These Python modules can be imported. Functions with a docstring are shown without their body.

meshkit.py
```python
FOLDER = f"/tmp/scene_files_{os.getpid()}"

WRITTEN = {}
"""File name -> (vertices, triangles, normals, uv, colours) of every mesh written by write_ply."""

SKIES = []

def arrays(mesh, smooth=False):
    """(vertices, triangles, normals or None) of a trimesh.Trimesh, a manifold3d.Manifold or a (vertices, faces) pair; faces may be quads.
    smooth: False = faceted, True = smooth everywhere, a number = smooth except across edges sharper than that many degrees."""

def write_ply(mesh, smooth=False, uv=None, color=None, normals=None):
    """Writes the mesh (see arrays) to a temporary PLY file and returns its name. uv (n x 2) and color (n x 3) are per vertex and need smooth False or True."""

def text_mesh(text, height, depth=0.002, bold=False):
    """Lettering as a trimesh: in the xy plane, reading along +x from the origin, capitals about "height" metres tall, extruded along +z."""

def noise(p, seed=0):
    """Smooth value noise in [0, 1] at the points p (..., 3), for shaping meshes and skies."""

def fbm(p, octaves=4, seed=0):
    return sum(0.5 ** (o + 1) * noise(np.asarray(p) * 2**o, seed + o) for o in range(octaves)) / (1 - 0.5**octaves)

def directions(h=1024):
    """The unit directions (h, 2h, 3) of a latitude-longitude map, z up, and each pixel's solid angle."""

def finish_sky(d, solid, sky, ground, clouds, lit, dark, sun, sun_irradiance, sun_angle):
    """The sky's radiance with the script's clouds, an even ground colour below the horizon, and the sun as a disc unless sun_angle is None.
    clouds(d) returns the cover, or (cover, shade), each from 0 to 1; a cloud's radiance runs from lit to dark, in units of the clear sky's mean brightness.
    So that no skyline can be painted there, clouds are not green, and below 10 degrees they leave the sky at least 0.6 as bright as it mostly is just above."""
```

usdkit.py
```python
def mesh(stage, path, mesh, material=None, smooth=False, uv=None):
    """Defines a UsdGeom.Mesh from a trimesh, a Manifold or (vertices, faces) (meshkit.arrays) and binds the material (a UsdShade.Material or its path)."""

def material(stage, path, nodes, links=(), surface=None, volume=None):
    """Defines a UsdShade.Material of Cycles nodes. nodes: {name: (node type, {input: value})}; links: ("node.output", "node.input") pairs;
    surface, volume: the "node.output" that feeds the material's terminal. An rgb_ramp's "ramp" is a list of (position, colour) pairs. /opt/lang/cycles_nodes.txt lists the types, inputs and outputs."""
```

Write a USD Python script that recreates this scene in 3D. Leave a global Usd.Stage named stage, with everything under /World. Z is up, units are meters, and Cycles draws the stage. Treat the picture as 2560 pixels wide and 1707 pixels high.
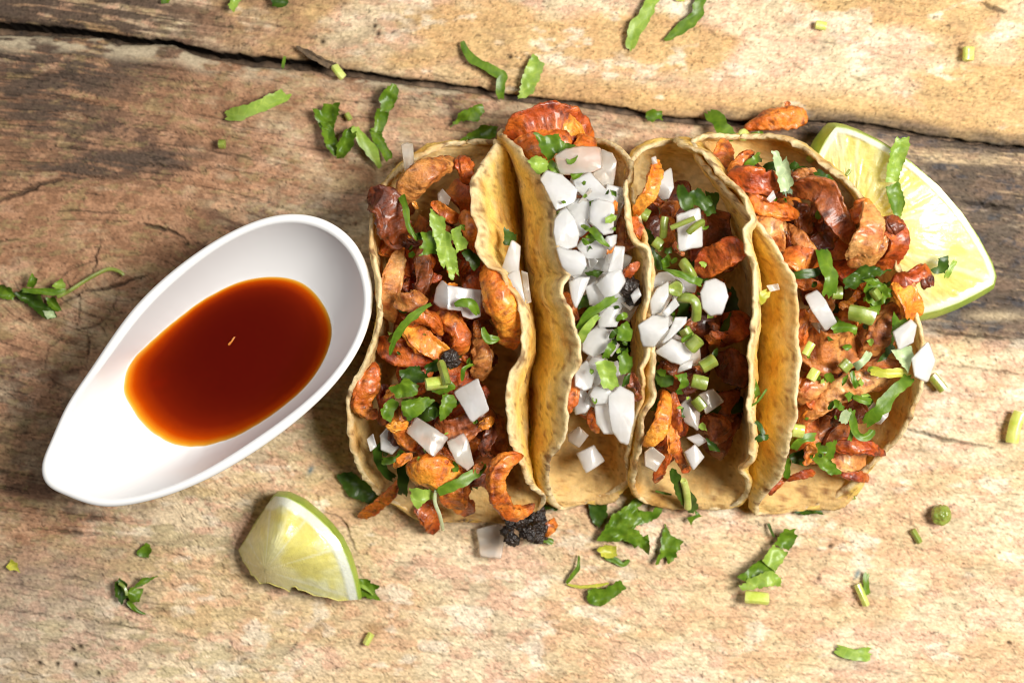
import math, random
import numpy as np
import trimesh, usdkit, meshkit
from scipy.interpolate import CubicSpline, PchipInterpolator, RBFInterpolator
from scipy.ndimage import map_coordinates
from scipy.spatial import cKDTree
from shapely.geometry import Polygon
from pxr import Usd, UsdGeom, UsdLux, UsdShade, Gf, Sdf, Vt

stage = Usd.Stage.CreateInMemory()
UsdGeom.SetStageUpAxis(stage, 'Z'); UsdGeom.SetStageMetersPerUnit(stage, 1.0)
world = UsdGeom.Xform.Define(stage, '/World'); stage.SetDefaultPrim(world.GetPrim())
UsdGeom.Scope.Define(stage, '/World/Looks')

# ---------------------------------------------------------------- camera, light, exposure
CAM_H = 0.45
S = 0.282 / 2560.0                      # metres of table per pixel of the photograph
cam = UsdGeom.Camera.Define(stage, '/World/Camera')
cam.AddTranslateOp().Set(Gf.Vec3d(0, 0, CAM_H))
cam.CreateHorizontalApertureAttr(36.0)
cam.CreateFocalLengthAttr(36.0 * CAM_H / 0.282)
cam.CreateClippingRangeAttr(Gf.Vec2f(0.02, 50))
cam.CreateFStopAttr(9.0)
cam.CreateFocusDistanceAttr(CAM_H - 0.030)
cam.CreateExposureAttr(0.0)


def rect_light(name, pos, target, w, h, intensity, color):
    l = UsdLux.RectLight.Define(stage, '/World/' + name)
    l.CreateWidthAttr(w); l.CreateHeightAttr(h); l.CreateIntensityAttr(intensity); l.CreateColorAttr(Gf.Vec3f(*color))
    m = Gf.Matrix4d().SetLookAt(Gf.Vec3d(*pos), Gf.Vec3d(*target), Gf.Vec3d(0, 1, 0.01)).GetInverse()
    l.AddTransformOp().Set(m)
    return l


KEY_DIR = np.array([math.cos(math.radians(61)) * math.cos(math.radians(14)), math.cos(math.radians(61)) * math.sin(math.radians(14)), math.sin(math.radians(61))])
rect_light('window_light', KEY_DIR * 0.64 + [0.04, -0.03, 0], (0.04, -0.03, 0), 0.22, 0.22, 51.0, (1.0, 0.965, 0.90))
rect_light('ceiling_light', (-0.85, 0.70, 1.15), (0, 0, 0), 0.9, 0.9, 3.5, (1.0, 0.97, 0.93))

# ---------------------------------------------------------------- helpers
REG = dict(A=(850, 300, 600 / 1882), B=(850, 700, 600 / 1344), C=(1250, 300, 550 / 1568), D=(1300, 700, 600 / 1344), E=(1700, 250, 800 / 2091), F=(1800, 700, 700 / 1568),
           G=(50, 450, 950 / 1655), H=(550, 1150, 600 / 2091), I=(500, 0, 850 / 2352), J=(1500, 0, 1060 / 2352), K=(1400, 1220, 700 / 2352), L=(1950, 800, 610 / 1055),
           M=(0, 600, 600 / 2352), N=(0, 1300, 1000 / 2352), O=(0, 0, 1000 / 2352), Q=(1950, 250, 610 / 1472), V=(0, 0, 2560 / 2352), X=(0, 0, 1.0))


def px(reg, pts):
    x0, y0, k = REG[reg]
    p = np.atleast_2d(np.asarray(pts, float)).copy()
    p[:, 0] = x0 + p[:, 0] * k; p[:, 1] = y0 + p[:, 1] * k
    return p


def wp(p, z):
    """points of the place: photograph pixels and a height in metres"""
    p = np.atleast_2d(p); z = np.broadcast_to(np.asarray(z, float), (len(p),))
    f = S * (CAM_H - z) / CAM_H
    return np.stack([(p[:, 0] - 1280) * f, -(p[:, 1] - 853.5) * f, z], 1)


def nz(p, seed=0, octaves=3):
    return meshkit.fbm(np.asarray(p), octaves, seed) * 2 - 1


_tab = {}


def n2(u, v, seed=0, octaves=3, gain=0.5):
    if seed not in _tab:
        _tab[seed] = np.random.default_rng(seed + 100).random((256, 256))
    t, out, a, s = _tab[seed], 0, 1.0, 0
    for o in range(octaves):
        uu, vv = u * 2**o + 17.3 * o, v * 2**o + 9.1 * o
        iu, iv = np.floor(uu), np.floor(vv); fu, fv = uu - iu, vv - iv
        fu = fu * fu * (3 - 2 * fu); fv = fv * fv * (3 - 2 * fv)
        i0, i1, j0, j1 = iu.astype(int) % 256, (iu.astype(int) + 1) % 256, iv.astype(int) % 256, (iv.astype(int) + 1) % 256
        val = (t[i0, j0] * (1 - fu) + t[i1, j0] * fu) * (1 - fv) + (t[i0, j1] * (1 - fu) + t[i1, j1] * fu) * fv
        out = out + a * val; s += a; a *= gain
    return out / s


def sst(x, a, b):
    t = np.clip((x - a) / (b - a), 0, 1); return t * t * (3 - 2 * t)


_names = {}


def free(path):
    n = _names.get(path, -1) + 1; _names[path] = n
    return path if n == 0 else f'{path}_{n:03d}'


def tag(prim, label=None, cat=None, group=None, kind=None):
    for k, v in (('label', label), ('category', cat), ('group', group), ('kind', kind)):
        if v: prim.SetCustomDataByKey(k, v)
    return prim


def thing(name, label=None, cat=None, group=None, kind=None):
    x = UsdGeom.Xform.Define(stage, free('/World/' + name))
    return tag(x.GetPrim(), label, cat, group, kind)


def obj(name, mesh, m, parent=None, smooth=True, col=None, attrs=None):
    path = free((str(parent.GetPath()) if parent else '/World') + '/' + name)
    g = usdkit.mesh(stage, path, mesh, M[m], smooth=smooth)
    api = UsdGeom.PrimvarsAPI(g)
    if col is not None:
        api.CreatePrimvar('tint', Sdf.ValueTypeNames.Color3fArray, 'vertex').Set(Vt.Vec3fArray.FromNumpy(np.asarray(col, np.float32)))
    for k, a in (attrs or {}).items():
        api.CreatePrimvar(k, Sdf.ValueTypeNames.FloatArray, 'vertex').Set(Vt.FloatArray.FromNumpy(np.asarray(a, np.float32)))
    return g.GetPrim()


def grid_faces(n, m, wrap=False):
    i, j = np.meshgrid(np.arange(n - 1), np.arange(m if wrap else m - 1), indexing='ij'); k = (j + 1) % m
    a, b, c, d = i * m + j, i * m + k, (i + 1) * m + k, (i + 1) * m + j
    return np.vstack([np.stack([a, b, c], -1).reshape(-1, 3), np.stack([a, c, d], -1).reshape(-1, 3)])


def spline(p, n):
    p = np.asarray(p, float)
    if len(p) == 2:
        p = np.array([p[0], (p[0] + p[1]) / 2, p[1]])
    t = np.r_[0, np.cumsum(np.linalg.norm(np.diff(p[:, :2] if p.shape[1] > 3 else p, axis=0), axis=1) + 1e-9)]
    u = np.linspace(0, t[-1], n)
    return PchipInterpolator(t, p, axis=0)(u)


# ---------------------------------------------------------------- materials
def mat(name, nodes, links, surface='p.BSDF'):
    return usdkit.material(stage, '/World/Looks/' + name, nodes, links, surface=surface)


M = {}


def noisy(name, c1, c2, scale, rough=0.5, bump=0.0, bscale=None, c3=None, sss=0.0, srad=(1, .4, .2), sscale=0.002, coat=0.0, spec=0.5, detail=4, rlo=None, extra=None):
    ramp = [(0.3, c1), (0.7, c2)] if c3 is None else [(0.25, c1), (0.5, c2), (0.75, c3)]
    n = {'g': ('geometry', {}), 'n': ('noise_texture', {'scale': scale, 'detail': detail, 'roughness': 0.6}), 'r': ('rgb_ramp', {'ramp': ramp}),
         'p': ('principled_bsdf', {'roughness': rough, 'subsurface_weight': sss, 'subsurface_radius': srad, 'subsurface_scale': sscale, 'coat_weight': coat, 'coat_roughness': 0.15, 'specular_ior_level': spec})}
    l = [('g.position', 'n.vector'), ('n.fac', 'r.fac'), ('r.color', 'p.base_color')]
    if bump:
        n['nb'] = ('noise_texture', {'scale': bscale or scale * 3, 'detail': 4, 'roughness': 0.65})
        n['b'] = ('bump', {'strength': 1.0, 'distance': bump})
        l += [('g.position', 'nb.vector'), ('nb.fac', 'b.height'), ('b.normal', 'p.normal')]
    M[name] = mat(name, n, l)


def tinted(name, scale, rough, bump, bscale, sss=0.0, srad=(1, .4, .2), sscale=0.002, coat=0.0, spec=0.5, lo=0.7, hi=1.2, rvar=None):
    """colour from the mesh's own tint, broken up by fine grain"""
    n = {'g': ('geometry', {}), 'a': ('attribute', {'attribute': 'tint'}), 'n': ('noise_texture', {'scale': scale, 'detail': 5, 'roughness': 0.65}),
         'r': ('rgb_ramp', {'ramp': [(0.25, (lo,) * 3), (0.75, (hi,) * 3)]}), 'x': ('mix', {'mix_type': 'multiply', 'fac': 1.0}),
         'nb': ('noise_texture', {'scale': bscale, 'detail': 5, 'roughness': 0.65}), 'b': ('bump', {'strength': 1.0, 'distance': bump}),
         'p': ('principled_bsdf', {'roughness': rough, 'subsurface_weight': sss, 'subsurface_radius': srad, 'subsurface_scale': sscale, 'coat_weight': coat, 'coat_roughness': 0.18, 'specular_ior_level': spec})}
    l = [('g.position', 'n.vector'), ('n.fac', 'r.fac'), ('a.color', 'x.color1'), ('r.color', 'x.color2'), ('x.color', 'p.base_color'),
         ('g.position', 'nb.vector'), ('nb.fac', 'b.height'), ('b.normal', 'p.normal')]
    if rvar:
        n['rr'] = ('map_range', {'from_min': 0.3, 'from_max': 0.7, 'to_min': rvar[0], 'to_max': rvar[1]})
        l += [('n.fac', 'rr.value'), ('rr.result', 'p.roughness')]
    M[name] = mat(name, n, l)


M['wood'] = mat('wood', {'g': ('geometry', {}), 'a': ('attribute', {'attribute': 'tint'}), 'mp': ('mapping', {'mapping_type': 'point', 'scale': (0.5, 1, 1), 'rotation': (0, 0, 0.115)}),
    'n': ('noise_texture', {'scale': 1500, 'detail': 5, 'roughness': 0.65}), 'n2': ('noise_texture', {'scale': 1700, 'detail': 3, 'roughness': 0.6}), 'av': ('mix', {'mix_type': 'mix', 'fac': 0.45}),
    'r': ('rgb_ramp', {'ramp': [(0.3, (.70,) * 3), (0.7, (1.22,) * 3)]}), 'x': ('mix', {'mix_type': 'multiply', 'fac': 1.0}), 'b': ('bump', {'strength': 1.0, 'distance': 0.00016}),
    'p': ('principled_bsdf', {'roughness': 0.8, 'specular_ior_level': 0.25})},
    [('g.position', 'mp.vector'), ('mp.vector', 'n.vector'), ('g.position', 'n2.vector'), ('n.color', 'av.color1'), ('n2.color', 'av.color2'), ('n.fac', 'r.fac'), ('a.color', 'x.color1'), ('r.color', 'x.color2'), ('x.color', 'p.base_color'),
     ('n.fac', 'b.height'), ('b.normal', 'p.normal')])
tinted('meat', 700, 0.40, 0.00045, 1000, sss=0.10, srad=(1, .3, .12), sscale=0.001, coat=0.28, lo=0.5, hi=1.45, rvar=(0.2, 0.55))
tinted('tortilla', 520, 0.72, 0.0004, 900, sss=0.2, srad=(1, .55, .25), sscale=0.0015, spec=0.3, lo=0.72, hi=1.2)
tinted('rind', 700, 0.42, 0.0002, 1400, sss=0.1, coat=0.2, lo=0.85, hi=1.12)
tinted('lime_flesh', 600, 0.2, 0.00035, 420, sss=0.35, srad=(1, .9, .45), sscale=0.004, coat=0.5, lo=0.88, hi=1.1)
noisy('pith', (0.80, 0.82, 0.62), (0.88, 0.88, 0.76), 600, 0.6, 0.0001, 1500, sss=0.3, sscale=0.002)
noisy('char', (0.005, 0.004, 0.004), (0.035, 0.018, 0.011), 400, 0.42, 0.0007, 700, coat=0.2)
def onionmat(name, c1, c2, tr, sw):
    M[name] = mat(name, {'g': ('geometry', {}), 'n': ('noise_texture', {'scale': 260, 'detail': 4}), 'w': ('wave_texture', {'wave_type': 'rings', 'scale': 95, 'distortion': 2.5, 'detail': 2, 'detail_scale': 1.5}), 'mx': ('mix_float', {'fac': 0.3}),
        'r': ('rgb_ramp', {'ramp': [(.3, c1), (.65, c2)]}), 'b': ('bump', {'strength': 1.0, 'distance': 0.00022}),
        'p': ('principled_bsdf', {'roughness': 0.28, 'ior': 1.36, 'transmission_weight': tr, 'subsurface_weight': sw, 'subsurface_radius': (1, .95, .8), 'subsurface_scale': 0.003, 'coat_weight': 0.3, 'coat_roughness': .1})},
        [('g.position', 'n.vector'), ('g.position', 'w.vector'), ('n.fac', 'mx.a'), ('w.fac', 'mx.b'), ('mx.result', 'r.fac'), ('r.color', 'p.base_color'), ('mx.result', 'b.height'), ('b.normal', 'p.normal')])


onionmat('onion', (0.84, 0.83, 0.76), (0.94, 0.94, 0.91), 0.20, 0.6)
onionmat('onion_clear', (0.86, 0.74, 0.60), (0.95, 0.91, 0.82), 0.62, 0.35)
noisy('porcelain', (0.765, 0.765, 0.77), (0.785, 0.785, 0.79), 20, 0.30, sss=0.0, coat=0.0)
noisy('stem_olive', (0.12, 0.175, 0.020), (0.27, 0.33, 0.06), 350, 0.35, 0.0001, 900, sss=0.2, coat=0.3)
noisy('stem_yellow', (0.42, 0.50, 0.06), (0.66, 0.68, 0.20), 350, 0.35, 0.0001, 900, sss=0.3, coat=0.3)
noisy('stem_pale', (0.45, 0.52, 0.22), (0.70, 0.72, 0.42), 350, 0.35, 0.0001, 900, sss=0.3, coat=0.3)
noisy('seed', (0.62, 0.20, 0.03), (0.7, 0.27, 0.05), 500, 0.4)
noisy('splinter', (0.06, 0.04, 0.025), (0.17, 0.11, 0.06), 700, 0.85, 0.0002, 1200)
noisy('underboard', (0.03, 0.02, 0.014), (0.20, 0.125, 0.075), 330, 0.9, 0.0004, 700)


def leafmat(name, c1, c2, tr):
    n = {'g': ('geometry', {}), 'n': ('noise_texture', {'scale': 330, 'detail': 4, 'roughness': 0.55}), 'r': ('rgb_ramp', {'ramp': [(0.3, c1), (0.7, c2)]}),
         'v': ('voronoi_texture', {'scale': 420, 'feature': 'distance_to_edge'}), 'vr': ('rgb_ramp', {'ramp': [(0.0, (1.35, 1.25, 1.2)), (0.06, (1, 1, 1)), (1, (.85, .88, .8))]}),
         'x': ('mix', {'mix_type': 'multiply', 'fac': 0.8}), 'b': ('bump', {'strength': 0.6, 'distance': 0.0002}),
         'p': ('principled_bsdf', {'roughness': 0.38, 'specular_ior_level': 0.45}), 't': ('translucent_bsdf', {'color': tr}), 'm': ('mix_closure', {'fac': 0.32})}
    l = [('g.position', 'n.vector'), ('g.position', 'v.vector'), ('n.fac', 'r.fac'), ('v.distance', 'vr.fac'), ('r.color', 'x.color1'), ('vr.color', 'x.color2'), ('x.color', 'p.base_color'),
         ('n.fac', 'b.height'), ('b.normal', 'p.normal'), ('p.BSDF', 'm.closure1'), ('t.BSDF', 'm.closure2')]
    M[name] = mat(name, n, l, 'm.closure')


leafmat('leaf_light', (0.22, 0.36, 0.04), (0.40, 0.54, 0.10), (0.42, 0.60, 0.06))
leafmat('leaf', (0.070, 0.155, 0.008), (0.19, 0.31, 0.022), (0.22, 0.38, 0.015))
leafmat('leaf_dark', (0.026, 0.068, 0.006), (0.075, 0.14, 0.012), (0.08, 0.18, 0.01))
leafmat('leaf_yellow', (0.42, 0.44, 0.03), (0.62, 0.60, 0.10), (0.6, 0.6, 0.05))
leafmat('leaf_pale', (0.40, 0.52, 0.26), (0.58, 0.68, 0.42), (0.45, 0.6, 0.3))

M['sauce'] = mat('sauce', {
    'd': ('attribute', {'attribute': 'depth'}), 'r': ('rgb_ramp', {'ramp': [(0.0, (1.0, 0.86, 0.52)), (0.10, (1.0, 0.64, 0.10)), (0.28, (0.94, 0.32, 0.010)), (0.55, (0.64, 0.08, 0.005)), (0.85, (0.38, 0.016, 0.006)), (1.0, (0.33, 0.012, 0.006))]}),
    't': ('transparent_bsdf', {}), 'df': ('diffuse_bsdf', {}), 'rd': ('rgb_ramp', {'ramp': [(0.0, (0.9, 0.42, 0.06)), (0.25, (0.40, 0.05, 0.003)), (0.6, (0.15, 0.014, 0.003)), (1.0, (0.085, 0.006, 0.003))]}),
    'fd': ('map_range', {'from_min': 0.0, 'from_max': 0.5, 'to_min': 0.03, 'to_max': 0.55, 'clamp': True}),
    'm0': ('mix_closure', {}), 'f': ('fresnel', {'IOR': 1.36}), 'gl': ('glossy_bsdf', {'roughness': 0.04, 'color': (1, 1, 1)}), 'm': ('mix_closure', {})},
    [('d.fac', 'r.fac'), ('d.fac', 'rd.fac'), ('d.fac', 'fd.value'), ('r.color', 't.color'), ('rd.color', 'df.color'), ('fd.result', 'm0.fac'), ('t.BSDF', 'm0.closure1'), ('df.BSDF', 'm0.closure2'),
     ('f.fac', 'm.fac'), ('m0.closure', 'm.closure1'), ('gl.BSDF', 'm.closure2')], 'm.closure')

# ---------------------------------------------------------------- the table
up_edge = np.vstack([[[-330, 40]], px('O', [(0, 125), (300, 150), (520, 180), (800, 215), (1000, 240), (1150, 275), (1300, 300), (1500, 325), (1700, 345), (1850, 352), (1960, 392)]),
                     px('I', [(1150, 500), (1300, 520), (1600, 560), (1900, 600), (2150, 650)]), px('J', [(0, 575), (150, 600), (350, 640), (570, 656), (900, 668), (1150, 662), (1300, 668), (1500, 685), (1700, 722), (2000, 772), (2352, 812)]), [[2900, 400]]])
lo_edge = np.vstack([[[-330, 76]], px('O', [(0, 200), (300, 213), (590, 213), (620, 240), (740, 255), (1000, 262), (1150, 320), (1350, 360), (1500, 390), (1650, 402), (1850, 415), (1960, 440)]),
                     px('I', [(1150, 540), (1300, 565), (1600, 602), (1900, 642), (2100, 682)]), px('J', [(0, 605), (200, 640), (350, 668), (570, 688), (900, 692), (1150, 684), (1300, 688), (1500, 702), (1700, 738), (2000, 786), (2352, 826)]), [[2900, 414]]])
YU, YL = PchipInterpolator(up_edge[:, 0], up_edge[:, 1]), PchipInterpolator(lo_edge[:, 0], lo_edge[:, 1])

# cracks: (region, points, width px, depth mm, darkness)
cracks = [('O', [(-80, 1205), (0, 1175), (100, 1145), (250, 1085), (390, 1055)], 9, 1.2, .9), ('O', [(390, 1060), (560, 1045), (780, 1045)], 5, .6, .6), ('O', [(790, 962), (900, 968), (1050, 990), (1210, 1020)], 5, .8, .8),
          ('O', [(1200, 1060), (1210, 1000), (1240, 985), (1430, 1025)], 4, .6, .7), ('O', [(1520, 1015), (1700, 1040), (2000, 1110)], 3, .4, .5), ('O', [(1000, 755), (1150, 768), (1300, 795), (1450, 820)], 3, .5, .6),
          ('O', [(-60, 808), (0, 800), (120, 785), (200, 775)], 3, .5, .6), ('O', [(-50, 440), (0, 440), (200, 436), (400, 442), (600, 432)], 4, .6, .7), ('O', [(200, 668), (400, 655), (700, 645)], 2.5, .3, .5),
          ('O', [(820, 1310), (920, 1335), (1000, 1360), (1100, 1411)], 7, 1.2, .95), ('O', [(520, 1248), (650, 1240), (800, 1230)], 3, .4, .6), ('O', [(590, 1400), (615, 1310), (700, 1300), (790, 1295)], 2.5, .4, .5),
          ('O', [(1500, 705), (1650, 725), (1780, 740)], 3, .4, .5), ('O', [(1120, 480), (1290, 492)], 3, .4, .5), ('O', [(0, 945), (120, 930), (250, 900)], 3, .4, .5), ('O', [(950, 70), (1200, 92), (1450, 98)], 2.5, .3, .5),
          ('O', [(0, 60), (300, 70), (560, 92)], 2.5, .3, .4), ('I', [(1430, 430), (1550, 480), (1720, 560)], 3, .5, .6), ('I', [(1180, 20), (1165, 80), (1150, 140)], 3, .4, .5), ('I', [(0, 905), (200, 930), (380, 975)], 3, .4, .5),
          ('M', [(985, 0), (945, 120), (930, 230), (890, 360)], 4, .8, .8), ('M', [(820, 500), (1000, 480), (1250, 410), (1480, 325)], 7, 1.2, .95), ('M', [(830, 440), (810, 510), (700, 570), (550, 640)], 6, .9, .8),
          ('M', [(790, 530), (775, 690), (760, 890)], 4, .7, .8), ('M', [(650, 760), (730, 760), (755, 880), (850, 865), (1000, 800), (1120, 660)], 4, .7, .8), ('M', [(855, 870), (870, 1050), (860, 1200)], 4, .7, .8),
          ('M', [(1160, 460), (1130, 600), (1110, 655), (1215, 720)], 3.5, .6, .7), ('M', [(630, 880), (580, 980), (475, 1080), (450, 1200), (445, 1300)], 3.5, .6, .7), ('M', [(480, 1330), (580, 1410), (680, 1440)], 3.5, .5, .6),
          ('M', [(0, 1440), (80, 1500), (180, 1590)], 3.5, .5, .6), ('M', [(970, 830), (1020, 890), (1050, 940)], 3, .5, .6), ('M', [(620, 320), (720, 240), (790, 215), (800, 290)], 3, .4, .5), ('M', [(280, 390), (380, 300), (460, 220)], 3, .4, .5),
          ('L', [(520, 465), (600, 482), (700, 512), (800, 530), (920, 552)], 6, 1.0, .85), ('L', [(690, 190), (850, 210), (1055, 235)], 5, .7, .7), ('L', [(860, 390), (1000, 402)], 3, .5, .6), ('L', [(850, 525), (950, 528), (1055, 535)], 3, .4, .4),
          ('Q', [(1060, 610), (1200, 630), (1350, 650), (1472, 672)], 7, 1.3, .95), ('Q', [(1230, 1200), (1350, 1205), (1472, 1215)], 4, .6, .7), ('Q', [(870, 1390), (1000, 1405), (1200, 1425), (1472, 1440)], 8, 1.0, .9),
          ('Q', [(1320, 1010), (1472, 1040)], 3, .5, .6), ('Q', [(800, 300), (1000, 280), (1200, 300), (1472, 350)], 4, .5, .6), ('H', [(870, 450), (1000, 470), (1100, 560), (1130, 650), (1160, 740), (1210, 830)], 5, .6, .7),
          ('N', [(850, 180), (1000, 190), (1090, 220), (1250, 265), (1400, 290)], 3.5, .4, .5), ('N', [(350, 410), (470, 470), (620, 500)], 3, .35, .4), ('N', [(380, 570), (600, 600), (900, 650), (1150, 690), (1350, 720)], 3.5, .45, .5),
          ('N', [(880, 510), (960, 530), (1000, 560)], 3, .4, .5), ('N', [(0, 870), (150, 890), (280, 940)], 4, .5, .6), ('N', [(1380, 680), (1480, 745)], 4, .6, .6), ('N', [(1640, 800), (1720, 760), (1760, 700)], 4, .6, .6),
          ('N', [(950, 380), (1100, 410), (1300, 440), (1500, 480)], 3, .3, .35), ('J', [(1090, 330), (1070, 350), (1100, 375), (1150, 400)], 4, .6, .7), ('J', [(1380, 370), (1385, 410), (1420, 440), (1500, 452)], 4, .6, .7),
          ('J', [(1300, 240), (1285, 300), (1290, 320)], 3, .5, .6), ('J', [(2120, 20), (2180, 45), (2250, 70)], 9, 1.2, .9), ('J', [(650, 190), (800, 230), (900, 265)], 3, .4, .5), ('J', [(600, 160), (640, 190)], 7, .6, .6)]
cp, cw, cd, ck = [], [], [], []
for reg, pts, w, d, dark in cracks:
    q = spline(px(reg, pts), 2 + int(np.linalg.norm(np.diff(px(reg, pts), axis=0), axis=1).sum() / 2.0))
    t = np.linspace(0, 1, len(q))
    q = q + np.stack([n2(q[:, 0] / 14, q[:, 1] / 14, 5) - .5, n2(q[:, 0] / 14, q[:, 1] / 14, 6) - .5], 1) * 9
    f = (np.sin(np.pi * np.clip(t, .02, .98)) ** .5) * (0.55 + 0.9 * n2(q[:, 0] / 25, q[:, 1] / 25, 7))
    cp.append(q); cw.append(w * f * .62); cd.append(np.full(len(q), d) * f); ck.append(np.full(len(q), dark))
cp, cw, cd, ck = np.vstack(cp), np.hstack(cw), np.hstack(cd), np.hstack(ck)
tree = cKDTree(cp)
HOLES = np.vstack([px('N', [(430, 762), (470, 742), (232, 838), (440, 848), (577, 898), (335, 845)]), px('I', [(845, 288), (1230, 235), (2145, 395)]), px('L', [(218, 978), (167, 1117), (990, 1395)]), px('V', [(860, 60), (430, 560), (1040, 700)])])
htree = cKDTree(HOLES)
SPOTS = [px('H', [(790, 85)])[0], px('L', [(335, 1095)])[0]]


def lerp(a, b, t):
    return np.asarray(a) + (np.asarray(b) - np.asarray(a)) * np.asarray(t)[..., None]


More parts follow.
